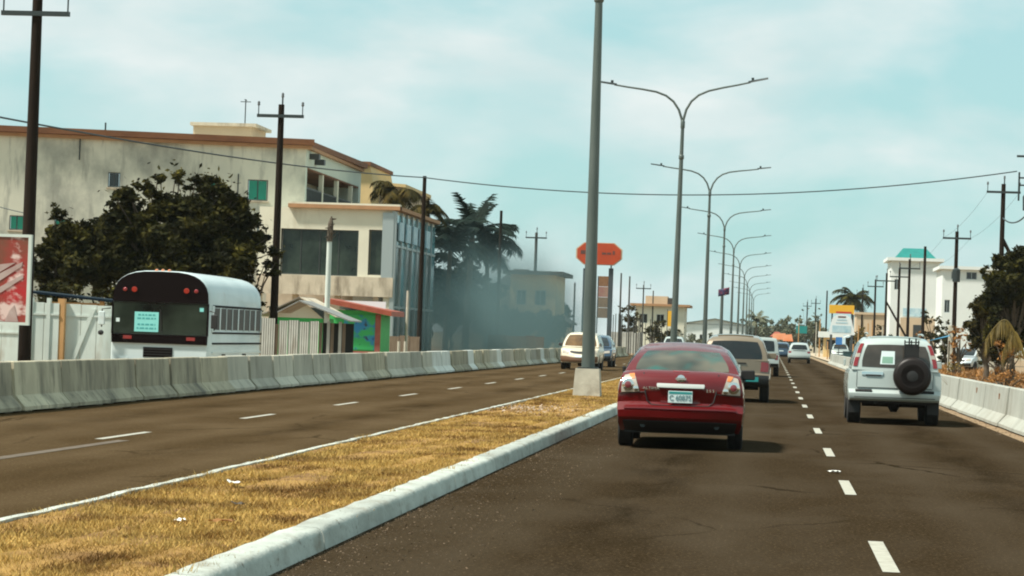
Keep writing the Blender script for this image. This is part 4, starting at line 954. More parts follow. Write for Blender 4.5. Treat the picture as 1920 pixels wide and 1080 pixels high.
for k_, (z_, a_, b_) in enumerate(((1.80,-.55,-.12),(1.71,-.57,-.10),(1.55,-.56,-.11),(1.45,-.58,-.09))):
    xx = a_
    while xx < b_:
        w2 = random.uniform(.04,.12); face('print_mark','paper_line',[(xx,z_-.022),(min(xx+w2,b_),z_-.022),(min(xx+w2,b_),z_+.022),(xx,z_+.022)],-.041,-.0385,parent=pap); xx += w2+.03
face('windscreen_sticker','paper_cyan',[(1.0,1.93),(1.1,1.93),(1.1,2.03),(1.0,2.03)],-.036,-.031)
face('windscreen_sticker','plate_white',[(-1.11,1.60),(-1.02,1.60),(-1.02,1.70),(-1.11,1.70)],-.036,-.031)
face('wiper','black_plastic',[(.04,1.36),(.06,1.36),(.02,1.95),(.0,1.95)],-.05,-.04)
# right flank: dark window band, posts and mouldings
bus.scale = (1,1,P(300,507,61)[2]/2.98)
for i in range(8):
    y0 = .50+i*.72
    MB().box(BW-.01,BW+.006,y0,y0+.60,1.47,2.04).build('side_window','glass_dull',bus)
    MB().box(BW-.01,BW+.014,y0+.60,y0+.72,1.45,2.06).build('window_post','frame_metal' if i % 3 else 'bus_white',bus)
MB().box(BW-.01,BW+.012,.30,BL-.4,2.06,2.12).build('drip_rail','bus_black',bus)
MB().box(BW-.01,BW+.02,.20,.46,1.40,2.10).build('driver_window','bus_white',bus)
for z_ in (1.36,1.08,.84): MB().box(BW-.01,BW+.02,.35,BL-.3,z_,z_+.05).build('rub_rail','bus_white' if z_ < 1 else 'bus_black',bus)
for y_ in (1.5,4.0): MB().box(BW-.01,BW+.03,y_,y_+.32,.5,.82).build('side_vent','bus_black',bus)
wm = wheel_mesh(.46,.28)
for y_ in (1.1,5.6):
    for s in (-1,1):
        o = link(bpy.data.objects.new('wheel', wm[0]), bus); o.location = (s*1.08,y_,.46); o.rotation_euler = (0,0,0 if s > 0 else math.pi); link(bpy.data.objects.new('rim', wm[1]), o)
# ================================================================== buildings
def on_wall(p0, p1, px, py):
    r = RM @ np.array([px-960, 540-py, -F_PX]); ux, uy = p1[0]-p0[0], p1[1]-p0[1]; Lw = math.hypot(ux,uy); ux /= Lw; uy /= Lw
    # t*r = p0 + a*u
    A_ = np.array([[r[0], -ux],[r[1], -uy]]); t, a = np.linalg.solve(A_, np.array([p0[0], p0[1]])); return a, CAM_H+r[2]*t
def op_px(p0, p1, x0, y0, x1, y1):
    a0, z1 = on_wall(p0,p1,x0,(y0)); a1, z1b = on_wall(p0,p1,x1,y0); _, z0 = on_wall(p0,p1,x0,y1); _, z0b = on_wall(p0,p1,x1,y1)
    return (a0, a1, (z0+z0b)/2, (z1+z1b)/2)
# ---------- the big stained cream building
A_, B_, C_ = (-49.0, 130.2), (-25.84, 136.0), (-25.84, 154.6); HT = 11.45
bld = empty('cream_building', (0,0,0), 0, 'large stained cream building with brown roof edge and green windows', 'building')
ops = [op_px(A_,B_,465,337,503,376), op_px(A_,B_,18,404,46,431), op_px(A_,B_,102,410,128,436), op_px(A_,B_,376,336,410,360), op_px(A_,B_,203,323,226,351), op_px(A_,B_,482,424,512,446)]
mb = MB(); wall_mb(mb, A_, B_, 0, HT, ops, .25); mb.build('wall', 'stucco', bld)
for i, o in enumerate(ops): window(bld, A_, B_, o, 'glass_green' if i < 4 else 'glass_car', 'frame_dark', panes=2)
bo = op_px(B_, C_, 578, 313, 667, 356); bal = (.5, 17.8, 8.3, 10.35)
mb = MB(); wall_mb(mb, B_, C_, 0, HT, [bal], 2.6); mb.build('wall', 'stucco_shaded', bld)
MB().box(-28.5,-28.44,136.5,153.8,8.3,10.4).build('balcony_wall','stucco_clean',bld)
MB().box(-28.43,-25.86,136.52,153.78,10.26,10.34).build('soffit','roof_edge',bld)
rail = empty('balcony_railing', (0,0,0), parent=bld)
MB().box(-25.98,-25.90,136.5,153.8,9.20,9.28).build('handrail','frame_dark',rail)
bal_me = None
for i in range(39):
    y_ = 136.7+i*.44
    if bal_me is None: o = MB().box(-.03,.03,-.07,.07,0,.92).build('baluster','frame_dark',rail); bal_me = o.data
    else: o = link(bpy.data.objects.new('baluster',bal_me), rail)
    o.location = (-25.94, y_, 8.28)
for y_ in (141.5,146.5,151.5): MB().box(-26.1,-25.87,y_,y_+.35,8.3,10.35).build('column','stucco_clean',bld)
for y_ in (138.2,143.5,149): MB().box(-28.43,-28.40,y_,y_+1.1,8.3,10.2).build('balcony_door','frame_dark',bld)
MB().box(-49,-26.2,137,154.4,HT-.3,HT).build('roof','stucco_clean',bld)
def fascia(p0, p1, z, name, mat, dep, th, parent):
    u = Vector((p1[0]-p0[0],p1[1]-p0[1],0)).normalized(); n_ = Vector((u.y,-u.x,0)); a = Vector((*p0,0)); b = Vector((*p1,0))
    q = [a+n_*dep, b+n_*dep, b-n_*.3, a-n_*.3]
    MB().hexa([tuple(p+Vector((0,0,z))) for p in q], [tuple(p+Vector((0,0,z+th))) for p in q]).build(name, mat, parent)
fascia(A_, (B_[0]+.40,B_[1]+.10), HT+.08, 'roof_edge', 'roof_edge', .42, .32, bld)
fascia((B_[0]-.3,B_[1]-.32), C_, HT+.083, 'roof_edge', 'roof_edge', .40, .314, bld)
fascia(A_, (B_[0]+.3,B_[1]), HT-.12, 'roof_band', 'roof_edge_light', .20, .18, bld)
fascia((B_[0],B_[1]-.25), C_, HT-.117, 'roof_band', 'roof_edge_light', .20, .174, bld)
p = P(362,252,140); q = P(472,234,140)
rb_ = MB().box(p[0],q[0],140,144,HT+.3,q[2]-.12).build('roof_room','tan_wall',bld)
MB().box(p[0]-.15,q[0]+.3,139.8,144.2,q[2]-.12,q[2]+.06).build('room_slab','stucco_dirty',rb_)
p = P(461,186,141)
an = MB().tube([(p[0],141,HT+.2),(p[0],141,p[2])],.035,6).build('antenna','galv_dark',bld,smooth=60)
MB().tube([(p[0]-.3,141,p[2]-.15),(p[0]+.3,141,p[2]-.15)],.025,5).build('antenna_bar','galv_dark',an); MB().tube([(p[0],140.7,p[2]-.05),(p[0],141.3,p[2]-.05)],.025,5).build('antenna_bar','galv_dark',an)
for (y_,z_) in ((137.0,10.95),(138.6,10.75)): MB().box(-25.86,-25.3,y_,y_+.5,z_-.1,z_+.2).build('wall_bracket','frame_dark',bld)
p = P(198,234,134.5); MB().tube([(p[0],134.5,HT),(p[0],134.5,p[2]+.12)],.05,6).build('roof_pipe','galv_dark',bld)
for o in ops[:5]:
    u_ = (Vector((*B_,0))-Vector((*A_,0))).normalized(); n_ = Vector((u_.y,-u_.x,0)); a0 = Vector((*A_,0))+u_*(o[0]-.08); b0 = Vector((*A_,0))+u_*(o[1]+.08)
    q_ = [a0+n_*.09, b0+n_*.09, b0-n_*.05, a0-n_*.05]; MB().hexa([tuple(p+Vector((0,0,o[2]-.09))) for p in q_],[tuple(p+Vector((0,0,o[2]-.01))) for p in q_]).build('window_sill','stucco_dirty',bld)
for (px_,y0_,y1_) in ((446,326,372),(150,246,300)):
    a_, z1_ = on_wall(A_,B_,px_,y0_); _, z0_ = on_wall(A_,B_,px_,y1_); c_ = Vector((*A_,0))+(Vector((*B_,0))-Vector((*A_,0))).normalized()*a_
    MB().tube([(c_.x+.05,c_.y-.08,z0_),(c_.x+.05,c_.y-.08,z1_)],.04,6).build('drain_pipe','galv_dark',bld,smooth=50)
aw = op_px(A_,B_,98,455,132,470); a_ = Vector((*A_,0))+(Vector((*B_,0))-Vector((*A_,0))).normalized()*aw[0]
MB().box(a_.x,a_.x+(aw[1]-aw[0]),a_.y-.5,a_.y-.05,aw[2],aw[3]).build('awning','sign_red',bld)
# ---------- lower glass-fronted wing
D_, E_, F_ = (-27.7, 133.0), (-20.3, 133.0), (-20.3, 149.0); HA = 7.95
wing = empty('glass_wing', (0,0,0), 0, 'two-storey cream wing with dark shop windows and blue glass side', 'building')
w1 = op_px(D_,E_,527,430,673,516); w3 = op_px(D_,E_,692,431,728,516); gr_ = op_px(D_,E_,505,556,728,700)
zs = w1[2]; grd = (.25, 6.9, 0.0, op_px(D_,E_,505,552,728,600)[3])
mb = MB(); wall_mb(mb, D_, E_, 0, HA, [w1,w3,grd], .3); mb.build('wall','stucco_clean',wing)
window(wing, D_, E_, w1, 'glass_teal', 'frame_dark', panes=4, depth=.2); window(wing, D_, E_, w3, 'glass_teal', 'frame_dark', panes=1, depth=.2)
MB().box(D_[0],E_[0]+.02,132.82,132.995,grd[3]-.05,zs-.02).build('spandrel','stucco_dirty',wing)
MB().box(D_[0]+.2,E_[0]-.3,134.6,134.7,0,grd[3]).build('back_wall','stucco_dirty',wing)
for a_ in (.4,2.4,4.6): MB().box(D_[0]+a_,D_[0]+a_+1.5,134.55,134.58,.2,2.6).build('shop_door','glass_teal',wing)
MB().box(D_[0]+5.0,D_[0]+6.5,134.5,134.54,2.6,3.3).build('shop_sign','sign_white',wing)
for a_ in (1.9,4.2,6.3): MB().box(D_[0]+a_,D_[0]+a_+.3,133.3,133.6,0,grd[3]).build('pillar','stucco_dirty',wing)
# blue glass flank: separate panes between mullions
panes = []
nb = 8; st_ = 16.0/nb
for i in range(nb):
    for (z0,z1,mt) in ((0.3,2.7,'glass_teal'),(2.85,6.0,'glass_blue' if i % 2 else 'glass_teal'),(6.1,7.75,'glass_blue')):
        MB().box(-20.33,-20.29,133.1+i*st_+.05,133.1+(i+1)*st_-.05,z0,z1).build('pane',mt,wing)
    MB().box(-20.36,-20.20,133.1+i*st_-.06,133.1+i*st_+.06,0,7.9).build('mullion','frame_metal',wing)
for z_ in (2.7,6.0): MB().box(-20.36,-20.23,133.1,149,z_,z_+.12).build('transom','frame_metal',wing)
MB().box(-20.45,-20.22,132.9,133.12,0.3,7.9).build('corner_post','frame_metal',wing)
MB().box(-20.95,-20.34,132.86,132.998,3.4,7.8).build('corner_pane','frame_metal',wing)
for i in range(5):          # bright blue fascia signs high on the flank
    MB().box(-20.19,-20.10,133.6+i*2.6,135.2+i*2.6,6.35,7.35).build('sign_panel','sign_blue',wing)
MB().box(-27.6,-20.35,133.4,148.9,HA-.25,HA-.02).build('roof','stucco_clean',wing)
fascia((-26.1,133.0), (E_[0]+.3,E_[1]), HA, 'roof_edge', 'roof_edge_light', .3, .20, wing)
fascia((E_[0],E_[1]-.29), F_, HA+.003, 'roof_edge', 'roof_edge_light', .3, .194, wing)
fascia((-26.1,133.0), (E_[0]+.28,E_[1]), HA+.204, 'roof_lip', 'stucco_clean', .26, .10, wing)
# ---------- cream tower and tan parapet behind
def pxpoly(pts, Y): return [(P(x_,y_,Y)[0], P(x_,y_,Y)[2]) for (x_,y_) in pts]
tw = empty('tan_building', (0,0,0), 0, 'tan building with sloping tower behind the big cream one', 'building')
MB().prism(pxpoly([(660,700),(700,345),(694,308),(660,306)][::-1],163)+[], 'y',163,172).build('tower','yellow_wall',tw)
MB().prism(pxpoly([(655,309),(697,311),(697,304),(655,302)],163),'y',162.6,172.4).build('tower_cap','roof_edge',tw)
MB().prism(pxpoly([(664,700),(760,700),(760,352),(664,344)],166),'y',166,178).build('wall','tan_wall',tw)
MB().prism(pxpoly([(664,344),(762,352),(762,346),(664,338)],166),'y',165.7,178.3).build('parapet','yellow_wall',tw)
for x_ in (692,720,742):
    MB().prism(pxpoly([(x_,378),(x_+14,379),(x_+14,364),(x_,363)],166),'y',165.93,166.1).build('window','glass_car',tw)
# ---------- simple houses further off
def house(name, label, px0, px1, pyt, Y, depth, wall, roofmat, roof='flat', over=.4, wins=(), side=(), cat='house', rh=.25, group=None, storeys=2):
    a = P(px0,pyt,Y); b = P(px1,pyt,Y); x0, x1, h = a[0], b[0], (a[2]+b[2])/2
    t = empty(name, ((x0+x1)/2, Y, 0), 0, label, cat, group); hx = (x1-x0)/2; hw_ = h-rh if roof == 'flat' else h-rh
    mb = MB(); wall_mb(mb, (-hx,0), (hx,0), 0, hw_, list(wins), .15); wall_mb(mb, (hx,0), (hx,depth), 0, hw_, list(side), .15); wall_mb(mb, (-hx,depth), (-hx,0), 0, hw_, list(side), .15)
    mb.add([(-hx,depth,0),(hx,depth,0),(hx,depth,hw_),(-hx,depth,hw_)],[(0,1,2,3)])
    mb.build('wall', wall, t)
    for w_ in wins: window(t, (-hx,0),(hx,0), w_, 'glass_car','frame_metal',panes=2,depth=.08)
    for w_ in side:
        window(t, (hx,0),(hx,depth), w_, 'glass_car','frame_metal',panes=2,depth=.08); window(t, (-hx,depth),(-hx,0), w_, 'glass_car','frame_metal',panes=2,depth=.08)
    if roof == 'flat':
        MB().box(-hx-over,hx+over,-over,depth+over,hw_,h).build('roof',roofmat,t)
    elif roof == 'hip':
        o = over; mb = MB(); r_ = min(hx,depth/2)
        mb.add([(-hx-o,-o,hw_),(hx+o,-o,hw_),(hx+o,depth+o,hw_),(-hx-o,depth+o,hw_),(-hx*.45,depth*.5,h),(hx*.45,depth*.5,h),
                (-hx-o,-o,hw_-.12),(hx+o,-o,hw_-.12),(hx+o,depth+o,hw_-.12),(-hx-o,depth+o,hw_-.12)],
               [(0,1,5,4),(1,2,5),(2,3,4,5),(3,0,4),(6,7,1,0),(7,8,2,1),(8,9,3,2),(9,6,0,3),(9,8,7,6)]); mb.build('roof',roofmat,t)
    elif roof == 'gable':
        o = over; mb = MB()
        mb.prism([(-hx-o,hw_),(0,h),(hx+o,hw_),(hx+o,hw_-.1),(0,h-.1),(-hx-o,hw_-.1)],'y',-o,depth+o); mb.build('roof',roofmat,t)
        MB().prism([(-hx,hw_-.1),(hx,hw_-.1),(0,h-.12)],'y',.0,.12).build('gable',wall,t)
    return t
house('yellow_house','yellow house with dark roof half veiled by the smoke',958,1043,508,200,9,'yellow_wall','dark_roof','flat',.6,[(.5,1.3,3.9,5.1),(2.0,2.9,3.9,5.1)],rh=.3)
house('dark_roof_house','house with dark hipped roof behind the smoke, left of the yellow house',938,1000,502,206,8,'stucco_dirty','dark_roof','hip',.5,[(.6,1.4,2.2,3.4)],rh=1.5)
house('roadside_house','low brown house behind the smoke near the barrier',1010,1062,585,232,8,'tan_wall','dark_roof','hip',.4,[(.5,1.3,1.0,2.0)],rh=1.0)
h1 = house('cream_house','two-storey cream house with flat roof left of the second lamp',1192,1284,570,330,10,'stucco_clean','roof_edge_light','flat',.7,[(.6,1.6,3.6,4.8),(2.8,3.8,3.6,4.8),(4.8,5.6,3.6,4.8)],rh=.3)
MB().box(-2.0,.9,1,5,5.9,7.2).build('roof_room','tan_wall',h1); MB().box(.95,1.9,1,2,5.9,7.0).build('water_tank','dark_roof',h1)
house('long_white_building','long low white building with green roof beyond the lamps',1282,1400,597,520,14,'white_wall','leaf_grey','gable',.6,[(1.5+i*1.9,2.6+i*1.9,1.4,2.8) for i in range(6)],rh=1.2,cat='building')
t = house('teal_roof_tower','white tower block with teal hipped roof on the right',1672,1762,484,292,10,'white_wall','white_wall','flat',.5,[(.4,1.0,8.2,9.4)],[(2,2.8,5,6.2),(5,5.8,5,6.2)],cat='building',rh=.35)
hx = 2.8; zz = P(1715,484,292)[2]
mb = MB().add([(-hx*.80,.6,zz),(hx*.86,.6,zz),(hx*.86,9,zz),(-hx*.80,9,zz),(-hx*.45,3.5,zz+1.25),(hx*.50,3.5,zz+1.25),(hx*.5,6,zz+1.25),(-hx*.45,6,zz+1.25)],[(0,1,5,4),(1,2,6,5),(2,3,7,6),(3,0,4,7),(4,5,6,7),(3,2,1,0)]); mb.build('teal_roof','teal_roof',t)
MB().box(-hx*.55,hx*.9,-.9,-.02,0,5.0).build('porch_wall','tan_wall',t); MB().box(-.1,.9,-.94,-.88,2.2,4.2).build('window','frame_dark',t)
MB().box(-hx*.45,hx*.5,-.06,-.02,5.15,6.1).build('wall_band','sign_blue',t)
t = house('white_block','white flat-roofed block right of the teal-roofed tower',1768,1872,500,240,9,'white_wall','white_wall','flat',.35,[(.25,.75,5.0,6.2),(.8,1.2,8.2,8.9),(2.2,3.2,8.2,8.9),(3.6,4.1,8.3,8.7)],cat='building',rh=.3)
house('tan_block','low tan building left of the teal-roofed tower',1606,1664,586,330,8,'tan_wall','tan_wall','flat',.2,[(.5,1.3,1.6,2.8),(2.4,3.2,1.6,2.8)],rh=.3,cat='building')
house('kiosk','small white-roofed kiosk below the yellow sign',1545,1572,622,300,3,'yellow_wall','white_wall','flat',.6,[(.3,1.4,1.0,2.2)],rh=.7,cat='kiosk')
house('roadside_shop','small shop behind the kiosk on the right',1588,1632,622,315,5,'leaf_olive','white_wall','gable',.5,[(.4,1.6,1.0,2.2)],rh=.8,cat='shop')
house('far_house','small pinkish house at the far end of the road',1448,1466,622,480,6,'tan_wall','red_roof','hip',.4,[(.4,1.0,1.0,2.0)],rh=.9)

# ================================================================== roadside shacks, fences and signs
# billboard
bb = empty('billboard', (-17.2,52,0), 0, 'red billboard with pale swirls in a white frame at the left edge', 'billboard')
z0, z1, xr = 1.37, 3.30, 1.48
MB().box(-1.6,xr-.07,-.03,.03,z0+.06,z1-.06).build('poster','bill_red',bb)
MB().box(-1.7,xr,-.05,.05,z1-.06,z1).build('frame','white_fence',bb); MB().box(-1.7,xr,-.05,.05,z0,z0+.06).build('frame','white_fence',bb); MB().box(xr-.07,xr,-.05,.05,z0+.06,z1-.06).build('frame','white_fence',bb)
for (pts) in ([(.55,2.12),(1.28,2.62),(1.30,2.72),(.70,2.40)],[(.55,1.95),(.85,2.05),(1.33,2.38),(1.30,2.44),(.8,2.16)],[(.1,2.2),(.5,2.05),(.75,2.45),(1.15,2.7),(.6,2.62),(.15,2.5)],[(.2,z0+.07),(.95,z0+.07),(.6,z0+.20),(.35,z0+.22)],[(.95,z0+.07),(1.25,z0+.07),(1.15,z0+.42),(1.05,z0+.30)]):
    MB().prism(pts,'y',-.042,-.031).build('painted_swirl','bill_pale',bb)
for x_ in (-.9,.42): MB().box(x_,x_+.10,.04,.14,0,2.4).build('post','timber',bb)
MB().box(-1.2,.75,.0,.04,.85,.89).build('rail','white_fence',bb)
# fence panels and gate
def fence_panel(label, px0, px1, top, Y, mat='white_fence', n=1, name='board_fence', posts=(), rail=True, gate=False):
    a, b = P(px0,top,Y), P(px1,top,Y); Lp = b[0]-a[0]; h = (a[2]+b[2])/2
    t = empty(name, (a[0],Y,0), 0, label, 'gate' if gate else 'fence', 'fence along the left lot'); st = Lp/n
    for i in range(n): MB().box(i*st+.008,(i+1)*st-.008,0,.03+.004*(i%2),.06,h-.01*(i%3)).build('board',mat,t)
    if rail: MB().box(0,Lp,-.03,-.002,h-.33,h-.28).build('rail',mat,t)
    for x_ in posts: MB().box(x_*Lp-.05,x_*Lp+.05,-.04,.08,0,h+.12).build('post','white_fence',t)
    if gate:
        u = Vector((Lp-.2,0,h-.35)).normalized(); MB().hexa([(.08,-.04,.15),(.2,-.04,.15),(.2,-.004,.15),(.08,-.004,.15)],[(Lp*.55,-.04,h-.12),(Lp*.55+.12,-.04,h-.12),(Lp*.55+.12,-.004,h-.12),(Lp*.55,-.004,h-.12)]).build('brace',mat,t)
    return t
fence_panel('white board fence panel at the left edge behind the billboard', -60, 36, 600, 62.5, n=3)
fence_panel('white fence panel right of the thick dark pole', 55, 112, 567, 64, n=2, posts=(.08,.65))
fence_panel('white gate with diagonal brace left of the bus', 123, 212, 571, 64.2, n=3, name='gate', gate=True)
tp = P(117,560,64.1); tag(MB().box(-.09,.09,-.08,.08,0,tp[2]).build('timber_post','timber',None,loc=(tp[0],64.1,0)),'tan timber post between fence panel and gate','post')
sh = empty('blue_roof_shed', (P(130,560,72)[0],72,0), 0, 'low shed with dark blue roof behind the white gate', 'shed')
MB().box(-1.3,1.2,0,2.5,0,1.98).build('wall','old_board',sh); MB().hexa([(-1.7,-.4,2.30),(1.5,-.4,2.05),(1.5,2.8,2.05),(-1.7,2.8,2.30)],[(-1.7,-.4,2.36),(1.5,-.4,2.12),(1.5,2.8,2.12),(-1.7,2.8,2.36)]).build('roof','blue_sheet',sh)
MB().box(-.5,.95,-.1,0,1.75,2.02).build('beam','timber',sh)
for x_ in (-1.2,1.0): MB().box(x_,x_+.12,-.3,-.18,0,2.1).build('post','timber',sh)
def corrugated(mb, x0, x1, y, z0, z1, n=None):
    n = n or max(6, int((x1-x0)/.035)); xs = np.linspace(x0,x1,n+1)
    k = len(mb.v)
    for i, x_ in enumerate(xs):
        yy = y+(.012 if i % 2 else -.012); mb.v += [(x_,yy,z0),(x_,yy,z1),(x_,yy+.01,z0),(x_,yy+.01,z1)]
    for i in range(n):
        a = k+i*4; b = a+4; mb.f += [(a,b,b+1,a+1),(b+2,a+2,a+3,b+3),(a+1,b+1,b+3,a+3)]
    return mb
tf = empty('tin_fence', (P(490,600,79)[0],79,0), 0, 'pale corrugated tin fence between the bus and the wooden shack', 'fence', 'fence along the left lot')
x_ = 0.0
for i, (w_, h_) in enumerate(((.46,1.78),(.12,1.6),(.30,1.72),(.36,1.74),(.34,1.70),(.30,1.73))):
    corrugated(MB(), x_, x_+w_-.015, .012*(i%2), .05, h_).build('tin_sheet','tin_fence' if i != 1 else 'old_board',tf); x_ += w_
MB().box(0,x_,.03,.08,.5,.58).build('rail','old_board',tf)
ws = empty('wooden_shack', (P(592,600,82)[0],82,0), 0, 'shack of dark upright boards under a grey tin roof', 'shack')
for i in range(8):
    if i in (2,5): continue
    MB().box(i*.13,i*.13+.10,-.02*(i%2),.03,0,1.75-.05*(i%3)).build('board','old_board' if i % 3 else 'tin_fence',ws)
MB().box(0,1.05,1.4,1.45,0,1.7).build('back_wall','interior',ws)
rf = empty('roof', (0,0,0), parent=ws)
def slab(name, mat, parent, q, th=.04):
    lo = [Vector(p) for p in q]; MB().hexa([tuple(p-Vector((0,0,th))) for p in lo],[tuple(p) for p in lo]).build(name,mat,parent)
slab('roof_sheet','tin_roof',rf,[(-.5,-.5,2.42),(1.25,-.5,1.80),(1.25,1.8,1.80),(-.5,1.8,2.42)])
slab('roof_sheet','tin_roof',rf,[(-1.2,-.5,2.02),(-.505,-.5,2.40),(-.505,1.8,2.40),(-1.2,1.8,2.02)])
gs = empty('green_roof_shack', (P(555,600,100)[0],100,0), 0, 'small shack with pale gable roof and green trim beside the dark pole', 'shack')
MB().box(-1.1,1.1,0,2.5,0,1.9).build('wall','green_wall',gs)
slab('roof_sheet','tin_roof',gs,[(-1.45,-.4,1.95),(.2,-.4,2.75),(.2,3,2.75),(-1.45,3,1.95)]); slab('roof_sheet','stucco_dirty',gs,[(.205,-.4,2.74),(1.7,-.4,2.0),(1.7,3,2.0),(.205,3,2.74)])
MB().prism([(-1.1,1.9),(1.1,1.9),(.2,2.6)],'y',.0,.1).build('gable','stucco_clean',gs)
# bright green shop
p = P(612,660,110); shop = empty('green_shop', (p[0],110,0), 0, 'bright green painted shop with sloping red roof', 'shop')
MB().box(.0,2.35,0,3,0,2.35).build('wall','green_wall',shop)
MB().box(.75,2.15,-.03,-.002,.62,2.15).build('mural','mural',shop)
MB().box(2.16,2.40,-.05,0,.55,2.2).build('corner_board','redbrown_wall',shop); MB().box(-.02,2.5,-.06,-.002,0,.55).build('base_board','redbrown_wall',shop)
MB().box(.28,.72,-.04,-.003,.62,1.6).build('painted_panel','redbrown_wall',shop)
slab('roof','red_roof',shop,[(-.1,-.6,2.86),(2.95,-.6,2.36),(2.95,3.3,2.36),(-.1,3.3,2.86)],.22)
MB().box(.1,2.2,2.5,2.6,2.4,2.8).build('roof_sign','sign_white',shop)
# pale post with dead stump
p = P(612,450,100); q = P(614,410,100)
cp = empty('pale_post', (P(611,640,100)[0],100,0), 0, 'tall pale post with ragged dark top before the shop windows', 'post')
MB().tube([(0,0,0),(0,0,p[2])],[.12,.10],10).build('post','white_fence',cp,smooth=50)
mb = MB(); mb.tube([(0,0,p[2]-.05),(.03,0,q[2]-.2),(.05,0,q[2]+.1)],[.13,.12,.03],8)
for i in range(9): a = random.uniform(0,6.3); zz = random.uniform(p[2],q[2]); mb.tube([(0,0,zz),(.28*math.cos(a),.28*math.sin(a),zz+random.uniform(-.1,.25))],[.05,.01],5)
mb.build('dead_stump','bark',cp)
for (px,py,Y,lab) in ((765,545,112,'short pale post in the smoke beside the glass wing'),(748,640,108,'low pale post at the smoke edge'),(760,640,108.5,'second low pale post at the smoke edge')):
    p = P(px,py,Y); tag(MB().tube([(0,0,0),(0,0,p[2])],[.07,.06],8).build('short_post','concrete_pale',None,smooth=50,loc=(p[0],Y,0)),lab,'post')
# low walls / fence lines behind the barrier
for k_, (x0,x1,Y,h_,mt,lab) in enumerate(((-19.2,-17.2,122,1.3,'old_board','low brown wall at the left end of the smoke'),(-17.0,-13.6,150,1.5,'old_board','dark board fence deep in the smoke'),(-16.4,-13.4,200,1.8,'concrete_pale','grey wall under the orange sign'),(-16.5,-13,255,2.2,'tin_fence','pale tin wall left of the far white pickup'))):
    t = empty('roadside_wall', (x0,Y,0), 0, lab, 'wall'); n_ = max(3,int((x1-x0)/.5)); st = (x1-x0)/n_
    for i in range(n_): MB().box(i*st+.01,(i+1)*st-.01,0,.12,0,h_*random.uniform(.94,1.0)).build('panel',mt,t)
    MB().box(0,x1-x0,.02,.10,h_*.90,h_*.93).build('rail',mt,t)
# grey stakes in front of the far left walls (the upright clutter right of the minivan)
stake = None
for i in range(26):
    px = 1150+i*5.2+random.uniform(-2,2); Y = random.uniform(205,300); p = P(px,560+random.uniform(0,60),Y)
    if stake is None: o = MB().tube([(0,0,0),(0,0,1)],[.05,.04],6).build('fence_stake','wood_pole_grey',None,smooth=50); stake = o.data
    else: o = link(bpy.data.objects.new('fence_stake',stake))
    o.location = (min(p[0],-12.9),Y,0); o.scale = (1,1,max(1.5,min(3.6,p[2]))); tag(o,'thin grey stake in the far roadside fence left of the lamps','stake','grey stakes of the far roadside fence')
# orange octagon sign on two posts
Y = 220; p = P(1080,476,Y); q = P(1167,476,Y); cx = (p[0]+q[0])/2; hw_ = (q[0]-p[0])/2; zt, zb_ = P(1123,455,Y)[2], P(1123,497,Y)[2]; zc = (zt+zb_)/2; hh = (zt-zb_)/2
og = empty('orange_sign', (cx,Y,0), 0, 'orange eight-sided sign high on two dark posts', 'sign')
oc = lambda s: [(-hw_*s,-hh*.42*s),(-hw_*.66*s,-hh*s),(hw_*.66*s,-hh*s),(hw_*s,-hh*.42*s),(hw_*s,hh*.42*s),(hw_*.66*s,hh*s),(-hw_*.66*s,hh*s),(-hw_*s,hh*.42*s)]
MB().prism([(a,zc+b) for a,b in oc(1.0)],'y',-.12,.12).build('sign_rim','tan_wall',og); MB().prism([(a,zc+b) for a,b in oc(.94)],'y',-.15,-.121).build('sign_face','sign_orange',og)
for i, (a,b) in enumerate(((-1.62,-1.22),(-1.1,-.55),(.25,.62),(.70,1.05),(1.2,1.38))): MB().box(a,b,-.165,-.151,zc-.05,zc+(.28 if i in (0,4) else .13)).build('sign_mark','sign_dark',og)
for px in (1097,1145): xx = P(px,520,Y)[0]-cx; MB().box(xx-.20,xx+.20,.14,.5,0,P(px,503,Y)[2]).build('post','sign_post',og); MB().box(xx-.06,xx+.06,.16,.3,P(px,503,Y)[2],zc).build('bracket','sign_post',og)
ps = empty('pink_sign', (P(1131,560,226)[0],226,0), 0, 'narrow upright pink and tan sign between the orange sign posts', 'sign')
zt = P(1131,518,226)[2]
for i, mt in enumerate(('rust','sign_pink','old_board','old_board')): MB().box(-.45,.45,-.08,.08,zt-.95*(i+1)+.03,zt-.95*i).build('panel',mt,ps)
for s in (-1,1): MB().box(s*.5-.05,s*.5+.05,-.05,.05,0,zt).build('post','sign_post',ps)
ys = empty('yellow_banner', (P(1258,600,310)[0],310,0), 0, 'narrow yellow upright banner left of the second lamp pole', 'banner')
MB().box(-.4,.4,-.04,.04,P(1258,612,310)[2],P(1258,583,310)[2]).build('panel','sign_yellow',ys); MB().tube([(-.45,0,0),(-.45,0,P(1258,580,310)[2])],.05,6).build('post','galv_dark',ys)
# right-hand signs
Y = 262; cx = P(1577,600,Y)[0]; Z = lambda py: P(1577,py,Y)[2]; X = lambda px: P(px,600,Y)[0]-cx
rs = empty('yellow_sign', (cx,Y,0), 0, 'wide yellow shop sign with red strip on the right roadside', 'sign')
MB().box(X(1554),X(1601),-.12,.12,Z(588),Z(572)).build('panel','sign_yellow',rs); MB().box(X(1567),X(1596),-.15,-.121,Z(588)+.02,Z(584)).build('strip','sign_red',rs)
for px in (1560,1597): MB().box(X(px)-.08,X(px)+.08,-.05,.1,0,Z(586)).build('post','sign_post',rs)
ar = empty('arched_sign', (cx,Y-3,0), 0, 'white round-topped board with blue picture under the yellow sign', 'sign')
mb = []; 
for i in range(13): a = math.pi*i/12; mb.append((1.05*math.cos(a), Z(604)+(Z(590)-Z(604))*math.sin(a)))
MB().prism(mb+[(-1.35,Z(628)),(1.35,Z(628))],'y',-.08,.08).build('board','sign_white',ar)
